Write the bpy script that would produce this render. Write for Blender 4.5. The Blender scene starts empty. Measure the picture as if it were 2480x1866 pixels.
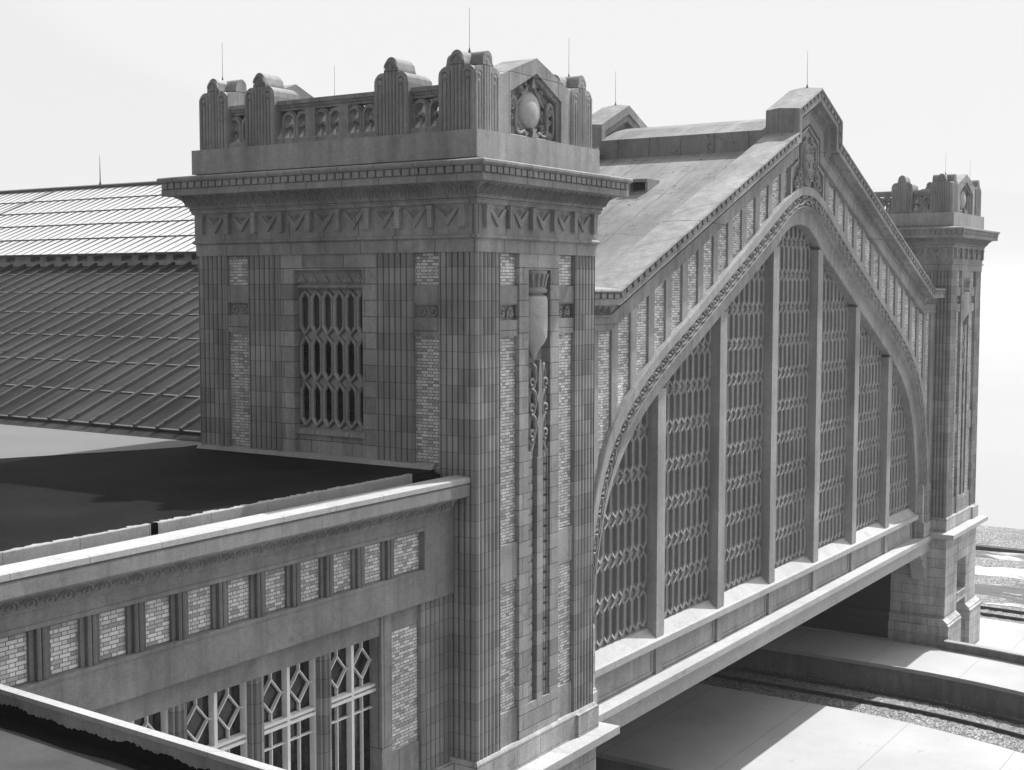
import bpy, bmesh, math, random
from mathutils import Vector, Matrix
random.seed(7)
R = math.radians
S = bpy.context.scene
COL = S.collection
# ------------------------------------------------------------------ camera
yaw, pit, rol = 0.579946844, -0.0729360142, 0.000426
fw = Vector((math.cos(pit)*math.cos(yaw), math.cos(pit)*math.sin(yaw), math.sin(pit)))
rt = Vector((math.sin(yaw), -math.cos(yaw), 0)); up = rt.cross(fw)
r2 = rt*math.cos(rol) + up*math.sin(rol); u2 = -rt*math.sin(rol) + up*math.cos(rol)
cam = bpy.data.cameras.new('camera'); co = bpy.data.objects.new('camera', cam); COL.objects.link(co)
co.matrix_world = Matrix(((r2.x, u2.x, -fw.x, -24.64), (r2.y, u2.y, -fw.y, -17.11), (r2.z, u2.z, -fw.z, 0.0), (0, 0, 0, 1)))
cam.sensor_width = 36; cam.lens = 3232.05/2480*36; cam.clip_start = 0.5; cam.clip_end = 20000
S.camera = co
# ------------------------------------------------------------------ sky, sun, exposure
AZ, EL = R(-11.5), R(51)          # sun azimuth measured from +X, elevation
sd = Vector((math.cos(EL)*math.cos(AZ), math.cos(EL)*math.sin(AZ), math.sin(EL)))
W = bpy.data.worlds.new('World'); S.world = W; W.use_nodes = True
wn = W.node_tree.nodes; wl = W.node_tree.links
bg = wn['Background']
sky = wn.new('ShaderNodeTexSky'); sky.sky_type = 'NISHITA'; sky.sun_disc = False
sky.sun_elevation = EL; sky.sun_rotation = R(90) - AZ
sky.air_density = 1.2; sky.dust_density = 6.0; sky.ozone_density = 0.5
bw = wn.new('ShaderNodeRGBToBW')
# added sky brightness floor, high over the sun's half, low on the opposite side
gm = wn.new('ShaderNodeNewGeometry'); sp = wn.new('ShaderNodeSeparateXYZ'); wl.new(gm.outputs['Incoming'], sp.inputs[0])
mr_ = wn.new('ShaderNodeMapRange'); wl.new(sp.outputs[0], mr_.inputs[0])
for i_, q_ in enumerate((.15, -.45, .5, 3.45)): mr_.inputs[i_+1].default_value = q_
mx = wn.new('ShaderNodeMath'); mx.operation = 'MAXIMUM'
wl.new(sky.outputs[0], bw.inputs[0]); wl.new(bw.outputs[0], mx.inputs[0]); wl.new(mr_.outputs[0], mx.inputs[1]); mn = wn.new('ShaderNodeMath'); mn.operation = 'MINIMUM'
cp_ = wn.new('ShaderNodeMapRange'); wl.new(sp.outputs[2], cp_.inputs[0])   # cap on sky brightness, lowest towards the horizon
for i_, q_ in enumerate((-.22, -.8, 3.6, 14.0)): cp_.inputs[i_+1].default_value = q_
wl.new(cp_.outputs[0], mn.inputs[1])
wl.new(mx.outputs[0], mn.inputs[0]); wl.new(mn.outputs[0], bg.inputs[0])
bg.inputs[1].default_value = 0.15
sl = bpy.data.lights.new('sun', 'SUN'); sl.energy = 4.1; sl.angle = R(0.6); sl.color = (1, 1, 1)
so = bpy.data.objects.new('sun', sl); COL.objects.link(so)
so.rotation_euler = sd.to_track_quat('Z', 'Y').to_euler(); so.location = (60, -20, 60)
S.view_settings.view_transform = 'Standard'; S.view_settings.look = 'None'
S.view_settings.exposure = 0.72; S.view_settings.gamma = 1
S.render.engine = 'CYCLES'
try:
    S.cycles.max_bounces = 6; S.cycles.volume_bounces = 1
except Exception: pass

# ------------------------------------------------------------------ materials
class NT:
    def __init__(s, name):
        s.m = bpy.data.materials.new(name); s.m.use_nodes = True
        s.n = s.m.node_tree.nodes; s.l = s.m.node_tree.links; s.b = s.n['Principled BSDF']
    def new(s, t, **k):
        n = s.n.new(t)
        for a, v in k.items(): setattr(n, a, v)
        return n
    def put(s, sock, v):
        if isinstance(v, bpy.types.NodeSocket): s.l.new(v, sock)
        elif v is not None:
            if sock.type == 'RGBA' and not hasattr(v, '__len__'): v = (v, v, v, 1)
            sock.default_value = v
    def math(s, op, a, b=None, c=None, clamp=False):
        n = s.new('ShaderNodeMath', operation=op, use_clamp=clamp)
        s.put(n.inputs[0], a); s.put(n.inputs[1], b)
        if c is not None: s.put(n.inputs[2], c)
        return n.outputs[0]
    def pos(s):
        return s.new('ShaderNodeNewGeometry').outputs['Position']
    def xyz(s, v):
        n = s.new('ShaderNodeSeparateXYZ'); s.l.new(v, n.inputs[0]); return n.outputs
    def comb(s, x, y, z):
        n = s.new('ShaderNodeCombineXYZ')
        for i, v in enumerate((x, y, z)): s.put(n.inputs[i], v)
        return n.outputs[0]
    def noise(s, v, sc, det=4, rough=.55, dist=0):
        n = s.new('ShaderNodeTexNoise'); s.put(n.inputs['Vector'], v)
        n.inputs['Scale'].default_value = sc; n.inputs['Detail'].default_value = det
        n.inputs['Roughness'].default_value = rough; n.inputs['Distortion'].default_value = dist
        return n.outputs['Fac']
    def rng(s, v, a, b, c, d):
        n = s.new('ShaderNodeMapRange'); s.put(n.inputs[0], v)
        for i, q in enumerate((a, b, c, d)): n.inputs[i+1].default_value = q
        return n.outputs[0]
    def scl(s, v, x, y, z):
        n = s.new('ShaderNodeVectorMath', operation='MULTIPLY'); s.l.new(v, n.inputs[0])
        n.inputs[1].default_value = (x, y, z); return n.outputs[0]
    def color(s, val):
        c = s.new('ShaderNodeCombineColor')
        for i in range(3): s.put(c.inputs[i], val)
        s.l.new(c.outputs[0], s.b.inputs['Base Color'])
    def bump(s, h, strength=.4, dist=.02, prev=None):
        b = s.new('ShaderNodeBump'); s.put(b.inputs['Height'], h)
        b.inputs['Strength'].default_value = strength; b.inputs['Distance'].default_value = dist
        if prev is not None: s.l.new(prev, b.inputs['Normal'])
        s.l.new(b.outputs[0], s.b.inputs['Normal']); return b.outputs[0]

def stone(name, base, block=None, var=.16, blot=.26, streak=.22, grain=.10, mort=.5, rough=.85, joff=.5, zoff=0., uoff=0.):
    t = NT(name); p = t.pos(); x, y, z = t.xyz(p)
    u = t.math('ADD', x, y)
    val = t.rng(t.noise(p, .55, 5), .3, .7, 1-blot, 1+blot)
    st = t.noise(t.scl(p, 3.2, 3.2, .22), 1.0, 5, .6)
    val = t.math('MULTIPLY', val, t.rng(st, .3, .7, 1-streak, 1+streak))
    val = t.math('MULTIPLY', val, t.rng(t.noise(p, 6.0, 5, .7), .3, .7, 1-blot*.5, 1+blot*.5))
    gr = t.noise(p, 55, 2, .8)
    val = t.math('MULTIPLY', val, t.rng(gr, .3, .7, 1-grain, 1+grain))
    val = t.math('MULTIPLY', val, t.rng(t.noise(p, 19, 3, .8), .32, .68, .86, 1.14))
    val = t.math('MULTIPLY', val, t.rng(t.noise(p, 1.7, 6, .75, .5), .56, .72, 1.0, .72))
    h = gr
    if block:
        bt = t.new('ShaderNodeTexBrick'); bt.offset = joff; bt.squash = 1
        t.l.new(t.comb(t.math('ADD', u, uoff), t.math('ADD', z, 40+zoff), 0), bt.inputs['Vector'])
        bt.inputs['Scale'].default_value = 1; bt.inputs['Brick Width'].default_value = block[0]
        bt.inputs['Row Height'].default_value = block[1]; bt.inputs['Mortar Size'].default_value = .014
        bt.inputs['Mortar Smooth'].default_value = .4; bt.inputs['Bias'].default_value = 0
        a, b = 1-var, 1+var
        bt.inputs['Color1'].default_value = (a, a, a, 1); bt.inputs['Color2'].default_value = (b, b, b, 1)
        bt.inputs['Mortar'].default_value = (mort, mort, mort, 1)
        sep = t.new('ShaderNodeSeparateColor'); t.l.new(bt.outputs['Color'], sep.inputs[0])
        val = t.math('MULTIPLY', val, sep.outputs[0])
        h = t.math('SUBTRACT', t.math('MULTIPLY', gr, .25), t.math('MULTIPLY', bt.outputs['Fac'], 1.0))
    val = t.math('MULTIPLY', val, base)
    t.color(val); t.b.inputs['Roughness'].default_value = rough
    t.bump(h, .5, .012)
    return t.m

def flemish(name, base):
    """alternating stretchers and headers, dark joints, every brick its own tone"""
    t = NT(name); p = t.pos(); x, y, z = t.xyz(p); u = t.math('ADD', x, y)
    v = t.math('DIVIDE', t.math('ADD', z, 40.), .0735)
    row = t.math('FLOOR', v); fv = t.math('FRACT', v)
    half = t.math('MULTIPLY', t.math('MODULO', row, 2.), .5)
    uu = t.math('ADD', t.math('DIVIDE', u, .335), half); uu = t.math('ADD', uu, 400.)
    cu = t.math('FLOOR', uu); fu = t.math('FRACT', uu)
    hd = t.math('GREATER_THAN', fu, .66)
    du = t.math('MINIMUM', t.math('MINIMUM', fu, t.math('SUBTRACT', 1., fu)), t.math('ABSOLUTE', t.math('SUBTRACT', fu, .66)))
    ju = t.math('LESS_THAN', du, .024)
    dv = t.math('MINIMUM', fv, t.math('SUBTRACT', 1., fv)); jv = t.math('LESS_THAN', dv, .10)
    joint = t.math('MAXIMUM', ju, jv)
    wnn = t.new('ShaderNodeTexWhiteNoise'); wnn.noise_dimensions = '3D'
    t.l.new(t.comb(cu, row, hd), wnn.inputs['Vector'])
    ramp = t.new('ShaderNodeValToRGB'); t.l.new(wnn.outputs['Value'], ramp.inputs[0])
    e = ramp.color_ramp.elements; e[0].position = 0; e[0].color = (.5, .5, .5, 1); e[1].position = 1; e[1].color = (1.22, 1.22, 1.22, 1)
    for ps, c in ((.14, .6), (.3, .84), (.6, 1.02)):
        q = ramp.color_ramp.elements.new(ps); q.color = (c, c, c, 1)
    sep = t.new('ShaderNodeSeparateColor'); t.l.new(ramp.outputs[0], sep.inputs[0])
    mixf = t.math('MULTIPLY', sep.outputs[0], t.math('SUBTRACT', 1., joint))
    val = t.math('ADD', mixf, t.math('MULTIPLY', joint, .26))
    val = t.math('MULTIPLY', val, t.rng(t.noise(p, .8, 5), .3, .7, .82, 1.18))
    val = t.math('MULTIPLY', val, t.rng(t.noise(p, 50, 2), .3, .7, .88, 1.12))
    t.color(t.math('MULTIPLY', val, base)); t.b.inputs['Roughness'].default_value = .8
    t.bump(t.math('SUBTRACT', 1., joint), .6, .012)
    return t.m

def simple(name, base, rough=.6, metal=0, nz=None):
    t = NT(name); p = t.pos()
    val = base
    if nz: val = t.math('MULTIPLY', t.rng(t.noise(p, nz[0], 5, .65), .3, .7, 1-nz[1], 1+nz[1]), base)
    t.color(val); t.b.inputs['Roughness'].default_value = rough; t.b.inputs['Metallic'].default_value = metal
    return t.m

M = {}
M['terra'] = stone('terracotta_blocks', .235, (1.3, .385), var=.24, zoff=-.04, mort=.42)
M['terra_dark'] = M['terra']
def reedm(name, base):
    t = NT(name); p = t.pos(); x, y, z = t.xyz(p); u = t.math('ADD', x, y)
    v = t.math('DIVIDE', t.math('ADD', z, 39.96), .385); row = t.math('FLOOR', v); fv = t.math('FRACT', v)
    j = t.math('LESS_THAN', t.math('MINIMUM', fv, t.math('SUBTRACT', 1., fv)), .024)
    cu = t.math('FLOOR', t.math('DIVIDE', t.math('ADD', u, t.math('MULTIPLY', t.math('MODULO', row, 2.), .26)), .52))
    wnn = t.new('ShaderNodeTexWhiteNoise'); t.l.new(t.comb(cu, row, 0), wnn.inputs['Vector'])
    val = t.rng(wnn.outputs['Value'], 0, 1, .78, 1.24)
    val = t.math('MULTIPLY', val, t.rng(t.noise(p, .55, 5), .3, .7, .8, 1.2))
    val = t.math('MULTIPLY', val, t.rng(t.noise(t.scl(p, 3.2, 3.2, .22), 1.0, 5, .6), .3, .7, .8, 1.15))
    gr = t.noise(p, 45, 3, .8); val = t.math('MULTIPLY', val, t.rng(gr, .3, .7, .9, 1.1))
    val = t.math('MULTIPLY', val, t.math('SUBTRACT', 1., t.math('MULTIPLY', j, .42)))
    t.color(t.math('MULTIPLY', val, base)); t.b.inputs['Roughness'].default_value = .8
    t.bump(t.math('SUBTRACT', t.math('MULTIPLY', gr, .3), j), .5, .012); return t.m
M['terra_reed'] = reedm('fluted_terracotta', .22)
M['stone'] = stone('cast_stone', .225, (1.1, 3.0), var=.07, mort=.38)
M['smooth'] = stone('smooth_stucco', .27, None, blot=.2, streak=.2)
M['wingdark'] = stone('dark_fluted_stucco', .15, None, blot=.2, streak=.2)
M['wingstone'] = stone('wing_stucco', .20, None, blot=.22, streak=.2)
M['ashlar'] = stone('limestone_ashlar', .34, (1.05, .46), var=.13, mort=.5)
M['orn'] = stone('carved_stone', .225, None, blot=.14)
M['pale'] = stone('pale_carved_stone', .36, None, blot=.08, streak=.06)
M['coping'] = stone('concrete_coping', .27, (1.5, 5), var=.08, blot=.14, streak=.06, mort=.7)
M['ledge'] = stone('sunlit_ledge_stone', .35, (1.5, 5), var=.05, blot=.10, streak=.04, mort=.75)  # paler stone, sunlight on the ledge tops put into the colour
M['lap_strip'] = simple('lap_highlight_strip', .12, .6, 0, (9, .3))  # paler strip along the roof laps, seam highlight put into its colour
M['bar'] = simple('painted_glazing_bar', .045, .7, 0, (9, .3))
M['lattice'] = stone('cast_lattice', .27, None, blot=.10)
M['brick'] = flemish('buff_brick', .57)
M['brick_part_shaded'] = flemish('part_shaded_brick', .44)  # darker mix for the long faces, part of their shade put into the colour
M['white'] = simple('white_painted_wood', .72, .5, 0, (8, .08))
M['iron'] = simple('dark_iron', .05, .5, .3, (20, .3))
M['void'] = simple('dark_interior', .012, .9)

def glassm():
    t = NT('dark_window_glass'); p = t.pos()
    t.color(t.rng(t.noise(p, 3.5, 2), .35, .65, .006, .03)); t.b.inputs['Roughness'].default_value = .12
    t.b.inputs['Specular IOR Level'].default_value = .45
    t.bump(t.noise(p, 1.6, 2), .15, .03)
    return t.m
M['glass'] = glassm()
def glassg():
    t = NT('ribbed_grey_glass'); p = t.pos()
    t.color(t.rng(t.noise(t.scl(p, 9, 9, .3), 1.2, 3), .35, .65, .015, .09)); t.b.inputs['Roughness'].default_value = .35
    return t.m
M['glassg'] = glassg()

def concrete_roof():
    t = NT('weathered_roof_concrete'); p = t.pos(); x, y, z = t.xyz(p)
    val = t.rng(t.noise(p, .35, 6, .65, .3), .34, .66, .68, 1.32)
    val = t.math('MULTIPLY', val, t.rng(t.noise(t.scl(p, .5, 2.2, .5), 1.3, 5, .7), .3, .7, .75, 1.15))
    val = t.math('MULTIPLY', val, t.rng(t.noise(p, 18, 4, .7), .3, .7, .92, 1.08))
    wob = t.math('ADD', y, t.rng(t.noise(p, 1.2, 3), 0, 1, -.12, .12))
    fy = t.math('FRACT', t.math('DIVIDE', t.math('ADD', wob, 20.35-.0), 1.32))
    j1 = t.math('LESS_THAN', fy, .03)
    xw = t.math('ADD', x, t.rng(t.noise(p, .9, 3), 0, 1, -.4, .4))
    fx = t.math('FRACT', t.math('DIVIDE', t.math('ADD', xw, 20.), 3.6)); j2 = t.math('LESS_THAN', fx, .009)
    ed = t.math('LESS_THAN', t.math('ABSOLUTE', t.math('SUBTRACT', t.noise(p, .45, 4, .6), .5)), .0035)
    j = t.math('MAXIMUM', t.math('MAXIMUM', j1, j2), ed)
    val = t.math('MULTIPLY', val, t.math('SUBTRACT', 1., t.math('MULTIPLY', j, .5)))
    t.color(t.math('MULTIPLY', val, .20)); t.b.inputs['Roughness'].default_value = .9
    t.bump(t.noise(p, 25, 4), .3, .01)
    return t.m
M['roof'] = concrete_roof()

def paving(name, base, spots=True):
    t = NT(name); p = t.pos()
    val = t.rng(t.noise(p, .3, 5), .3, .7, .88, 1.1)
    val = t.math('MULTIPLY', val, t.rng(t.noise(p, 14, 5, .8), .3, .7, .9, 1.1))
    if spots:
        n = t.noise(p, 1.9, 7, .78, .4)
        val = t.math('MULTIPLY', val, t.rng(n, .62, .70, 1.0, .6))
        jx = t.math('ABSOLUTE', t.math('SUBTRACT', t.math('FRACT', t.math('DIVIDE', t.xyz(p)[1], 4.2)), .5))
        val = t.math('MULTIPLY', val, t.math('SUBTRACT', 1., t.math('MULTIPLY', t.math('LESS_THAN', jx, .004), .35)))
    t.color(t.math('MULTIPLY', val, base)); t.b.inputs['Roughness'].default_value = .9
    return t.m
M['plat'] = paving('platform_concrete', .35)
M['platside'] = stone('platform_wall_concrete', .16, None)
M['pale_ground'] = simple('pale_packed_ground', .27, .95, 0, (.01, .04))
M['low_bounce'] = paving('low_bounce_ground', .10, False)

def tar():
    t = NT('tar_roofing'); p = t.pos()
    v = t.rng(t.noise(p, .5, 6, .6, .3), .35, .65, .004, .011)
    v = t.math('MULTIPLY', v, t.rng(t.noise(p, 30, 3), .3, .7, .8, 1.2))
    t.color(v); t.b.inputs['Roughness'].default_value = .95; t.b.inputs['Specular IOR Level'].default_value = .08
    t.bump(t.noise(p, 9, 5), .25, .02); return t.m
M['tar'] = tar()
def annexroof():
    t = NT('grey_roofing_felt'); p = t.pos()
    v = t.rng(t.noise(p, .7, 6, .6, .5), .3, .7, .045, .08)
    v = t.math('MULTIPLY', v, t.rng(t.noise(p, 40, 3), .3, .7, .85, 1.15))
    t.color(v); t.b.inputs['Roughness'].default_value = .95; t.b.inputs['Specular IOR Level'].default_value = .15; t.bump(t.noise(p, 12, 5), .2, .02); return t.m
M['felt'] = annexroof()
def lightroof(name, base, spread):
    t = NT(name); p = t.pos()
    v = t.rng(t.noise(t.scl(p, .25, 3, .25), .9, 5, .65), .3, .7, 1-spread, 1+spread)
    v = t.math('MULTIPLY', v, t.rng(t.noise(p, .25, 4), .3, .7, 1-spread, 1+spread))
    t.color(t.math('MULTIPLY', v, base)); t.b.inputs['Roughness'].default_value = .7; t.b.inputs['Specular IOR Level'].default_value = .12; return t.m
M['lroof'] = lightroof('dull_dark_glazing', .036, .5)
M['uroof'] = lightroof('pale_roof_glazing', .50, .05)
M['slab'] = paving('flat_roof_screed', .125, False)
def gravel(name, lo, hi, sc=11):
    t = NT(name); p = t.pos()
    vo = t.new('ShaderNodeTexVoronoi'); t.l.new(p, vo.inputs['Vector']); vo.inputs['Scale'].default_value = sc
    sep = t.new('ShaderNodeSeparateColor'); t.l.new(vo.outputs['Color'], sep.inputs[0])
    v = t.rng(sep.outputs[0], 0, 1, lo, hi)
    v = t.math('MULTIPLY', v, t.rng(vo.outputs['Distance'], 0, .6, 1.15, .35))
    v = t.math('MULTIPLY', v, t.rng(t.noise(p, .5, 4), .3, .7, .8, 1.2))
    t.color(v); t.b.inputs['Roughness'].default_value = .95
    t.bump(t.math('SUBTRACT', 1., vo.outputs['Distance']), 1.0, .06); return t.m
M['ballast'] = gravel('stone_ballast', .12, .6)
def rough_ground():
    t = NT('rough_yard_ground'); p = t.pos(); x, y, z = t.xyz(p)
    n = t.noise(t.scl(p, 1, .35, 1), .9, 7, .72)
    band = t.math('MULTIPLY', t.rng(x, 53.5, 56, 0, 1), t.rng(x, 61.5, 58.5, 0, 1))
    band2 = t.math('MULTIPLY', t.rng(x, 65.5, 67.5, 0, .55), t.rng(x, 70.5, 69.5, 0, 1))
    k = t.math('MAXIMUM', band, band2)
    dark = t.rng(t.math('ADD', n, t.math('MULTIPLY', k, .26)), .52, .64, 0, 1)
    v = t.math('SUBTRACT', .52, t.math('MULTIPLY', dark, .43))
    v = t.math('MULTIPLY', v, t.rng(t.noise(p, 9, 4, .8), .3, .7, .75, 1.2))
    t.color(v); t.b.inputs['Roughness'].default_value = .95; t.bump(t.noise(p, 5, 6, .75), .6, .12); return t.m
M['rough'] = rough_ground()
M['wood'] = simple('sleeper_timber', .16, .9, 0, (6, .4))
M['bank'] = simple('dark_bank', .05, .95, 0, (1, .4))
M['hill'] = simple('haze_toned_hill', .32, .95, 0, (.004, .3))  # raised pale tone, part of the distance haze put into the colour

# ------------------------------------------------------------------ mesh helpers
class Fr:
    """wall frame: u along the wall, d outward, z up"""
    def __init__(s, ox, oy, U, N): s.o = Vector((ox, oy, 0)); s.U = Vector((U[0], U[1], 0)); s.N = Vector((N[0], N[1], 0))
    def __call__(s, u, d, z): return s.o + s.U*u + s.N*d + Vector((0, 0, z))
WF = Fr(0, 0, (1, 0), (0, -1))           # u = X, d = -Y
ORG = {}
class MB:
    def __init__(s): s.v = []; s.f = []
    def add(s, vs, fs):
        b = len(s.v); s.v += [Vector(q) for q in vs]; s.f += [tuple(b+i for i in f) for f in fs]
    def box(s, F, u0, u1, d0, d1, z0, z1):
        s.add([F(u, d, z) for z in (z0, z1) for d in (d0, d1) for u in (u0, u1)],
              [(0, 1, 3, 2), (4, 6, 7, 5), (0, 4, 5, 1), (2, 3, 7, 6), (0, 2, 6, 4), (1, 5, 7, 3)])
    def taper(s, F, u0, u1, d0, d1, z0, z1, c):   # box whose front top edge is chamfered by c
        s.sweep(F, [(d0, z0), (d1, z0), (d1, z1-c), (d1-c, z1), (d0, z1)], u0, u1)
    def prism(s, F, poly, d0, d1):                # poly in (u,z)
        n = len(poly)
        s.add([F(u, d0, z) for u, z in poly]+[F(u, d1, z) for u, z in poly],
              [tuple(range(n)), tuple(range(2*n-1, n-1, -1))]+[(i, (i+1) % n, n+(i+1) % n, n+i) for i in range(n)])
    def prismz(s, F, poly, z0, z1):               # poly in (u,d)
        n = len(poly)
        s.add([F(u, d, z0) for u, d in poly]+[F(u, d, z1) for u, d in poly],
              [tuple(range(n)), tuple(range(2*n-1, n-1, -1))]+[(i, (i+1) % n, n+(i+1) % n, n+i) for i in range(n)])
    def sweep(s, F, prof, u0, u1):                # closed profile in (d,z)
        n = len(prof)
        s.add([F(u0, d, z) for d, z in prof]+[F(u1, d, z) for d, z in prof],
              [tuple(range(n)), tuple(range(2*n-1, n-1, -1))]+[(i, (i+1) % n, n+(i+1) % n, n+i) for i in range(n)])
    def ring(s, F, outer, inner, d0, d1, din=None):  # frame between two polygons of equal count
        n = len(outer); din = d1 if din is None else din
        vs = [F(u, d1, z) for u, z in outer]+[F(u, din, z) for u, z in inner]+[F(u, d0, z) for u, z in outer]+[F(u, d0, z) for u, z in inner]
        fs = []
        for i in range(n):
            j = (i+1) % n
            fs += [(i, j, n+j, n+i), (2*n+i, 2*n+j, j, i), (n+i, n+j, 3*n+j, 3*n+i), (3*n+i, 3*n+j, 2*n+j, 2*n+i)]
        s.add(vs, fs)
    def loops(s, loops, closed=True, caps=False):  # skin consecutive point loops
        m = len(loops[0]); vs = [p for L in loops for p in L]; fs = []
        for a in range(len(loops)-1):
            for i in range(m if closed else m-1):
                j = (i+1) % m; fs.append((a*m+i, a*m+j, (a+1)*m+j, (a+1)*m+i))
        if caps: fs += [tuple(range(m)), tuple(range(len(vs)-1, len(vs)-m-1, -1))]
        s.add(vs, fs)
    def rect_cornice(s, x0, x1, y0, y1, prof):     # profile (d,z) carried round a rectangle
        s.loops([[Vector((x0-d, y0-d, z)), Vector((x1+d, y0-d, z)), Vector((x1+d, y1+d, z)), Vector((x0-d, y1+d, z))] for d, z in prof])
    def tube(s, pts, r, n=5, rr=None):
        pts = [Vector(p) for p in pts]; L = []
        for i, p in enumerate(pts):
            t = (pts[min(i+1, len(pts)-1)]-pts[max(i-1, 0)]).normalized()
            a = t.cross(Vector((.31, .77, .55))).normalized(); b = t.cross(a)
            q = rr[i] if rr else r
            L.append([p+(a*math.cos(2*math.pi*k/n)+b*math.sin(2*math.pi*k/n))*q for k in range(n)])
        s.loops(L, caps=True)
    def lathe(s, c, prof, n=20, sq=1.0, ax='z'):    # prof (r,z) round vertical axis
        s.loops([[Vector((c[0]+r*math.cos(2*math.pi*k/n), c[1]+sq*r*math.sin(2*math.pi*k/n), c[2]+z)) for k in range(n)] for r, z in prof], caps=True)
    def dome(s, F, cu, cz, ru, rz, d0, h, nr=5, n=24):   # shallow bulging disc on a wall
        L = []
        for i in range(nr+1):
            a = i/nr*math.pi/2; k = math.cos(a)
            k = max(k, .02)
            L.append([F(cu+ru*k*math.cos(2*math.pi*j/n), d0+h*math.sin(a), cz+rz*k*math.sin(2*math.pi*j/n)) for j in range(n)])
        s.loops(L, caps=True)
    def arc(s, F, cu, cz, ra, rb, a0, a1, d0, d1, n=8):
        L = []
        for i in range(n+1):
            a = a0+(a1-a0)*i/n; c, q = math.cos(a), math.sin(a)
            L.append([F(cu+ra*c, d0, cz+ra*q), F(cu+rb*c, d0, cz+rb*q), F(cu+rb*c, d1, cz+rb*q), F(cu+ra*c, d1, cz+ra*q)])
        s.loops(L, caps=True)
    def build(s, name, mat, parent=None, smooth=False):
        me = bpy.data.meshes.new(name)
        o0 = ORG.get(parent.name if parent else '', Vector((0, 0, 0)))
        me.from_pydata([tuple(v-o0) for v in s.v], [], s.f)
        bm = bmesh.new(); bm.from_mesh(me); bmesh.ops.recalc_face_normals(bm, faces=bm.faces)
        if smooth:
            for f in bm.faces: f.smooth = True
            for e in bm.edges:
                if len(e.link_faces) == 2 and e.calc_face_angle(0) > R(40): e.smooth = False
        bm.to_mesh(me); bm.free(); me.materials.append(mat)
        o = bpy.data.objects.new(name, me); COL.objects.link(o)
        if parent: o.parent = parent; ORG[o.name] = o0
        return o
def thing(name, label, cat, loc, group=None):
    o = bpy.data.objects.new(name, None); COL.objects.link(o); o.location = loc; ORG[o.name] = Vector(loc)
    o['label'] = label; o['category'] = cat
    if group: o['group'] = group
    return o
def copy_tree(o, parent=None):
    c = o.copy(); COL.objects.link(c); c.parent = parent
    for ch in list(o.children): copy_tree(ch, c)
    return c

def reeds(u0, u1, n, dep=.11, edge=.035, seg=5):
    """outline of convex reeds parted by deep narrow slots, as (u,d) with crests at d=0"""
    sg = 1 if u1 > u0 else -1
    pts = [(u0, 0), (u0+edge*.8*sg, -.004)]
    a, b = u0+edge*sg, u1-edge*sg; w = (b-a)/n; sl = .014*sg
    for i in range(n):
        p, q = a+w*i+sl, a+w*(i+1)-sl
        pts.append((p-sl*.5, -dep)); pts.append((p, -dep))
        for k in range(seg+1):
            th = math.pi*(.1+.8*k/seg); pts.append(((p+q)/2-(q-p)/2*math.cos(th)/math.cos(math.pi*.1), -.045+.045*math.sin(th)))
        pts.append((q, -dep)); pts.append((q+sl*.5, -dep))
    pts += [(u1-edge*.8*sg, -.004), (u1, 0)]
    return pts

# ------------------------------------------------------------------ lattice of elongated hexagons
def lattice(mb, F, u0, u1, z0, z1, nc, rowh, dfront, inside=None, t=.055, dep=.12):
    w = (u1-u0)/nc; s = .17
    nr = int(math.ceil((z1-z0)/rowh-.01))
    def hexp(cu, cz, k):
        hw = w/2-k; hh = rowh/2-k*1.15; ss = s-k*.15
        return [(cu, cz+hh), (cu-hw, cz+hh-ss), (cu-hw, cz-hh+ss), (cu, cz-hh), (cu+hw, cz-hh+ss), (cu+hw, cz+hh-ss)]
    for r in range(nr):
        cz = z0+rowh*(r+.5)
        for c in range(nc):
            cu = u0+w*(c+.5)
            if inside and not (inside(cu, cz-rowh/2) or inside(cu-w/2, cz-rowh/2) or inside(cu+w/2, cz-rowh/2)): continue
            mb.ring(F, hexp(cu, cz, .008), hexp(cu, cz, .026), dfront-dep, dfront-.03, dfront)
            mb.ring(F, hexp(cu, cz, .0262), hexp(cu, cz, t+.026), dfront-dep, dfront, dfront-.035)
    for r in range(nr+1):
        cz = z0+rowh*r
        for c in range(nc+1):
            cu = u0+w*c
            if inside and not inside(cu, cz): continue
            a = w/2-.018; b = s-.022
            P = [(cu-a, cz), (cu, cz-b), (cu+a, cz), (cu, cz+b)]
            Q = [(cu-a*.62, cz), (cu, cz-b*.62), (cu+a*.62, cz), (cu, cz+b*.62)]
            mb.ring(F, P, Q, dfront-dep, dfront-.088, dfront-.099)
            mb.add([F(u, dfront-.099, z) for u, z in Q]+[F(cu, dfront-.08, cz)], [(0, 1, 4), (1, 2, 4), (2, 3, 4), (3, 0, 4)])

def leafrow(mb, P, s0, s1, pitch, r=.018, t1=1.0):
    """row of pointed leaves: P(s,t) -> point, t across the moulding 0..1"""
    n = max(1, int(round((s1-s0)/pitch))); p = (s1-s0)/n
    for i in range(n):
        c = s0+p*(i+.5)
        L = [(c-.46*p, 0), (c-.44*p, .4*t1), (c-.25*p, .75*t1), (c, .95*t1), (c+.25*p, .75*t1), (c+.44*p, .4*t1), (c+.46*p, 0)]
        mb.tube([P(a, b) for a, b in L], r, 4)
        mb.tube([P(c-.05*p, .05), P(c-.16*p, .4*t1), P(c+.02*p, .72*t1)], r*1.5, 4, [r*.6, r*1.9, r*.5])
        mb.tube([P(c+.1*p, .1), P(c+.2*p, .38*t1), P(c+.08*p, .6*t1)], r, 4, [r*.5, r*1.4, r*.4])

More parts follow.
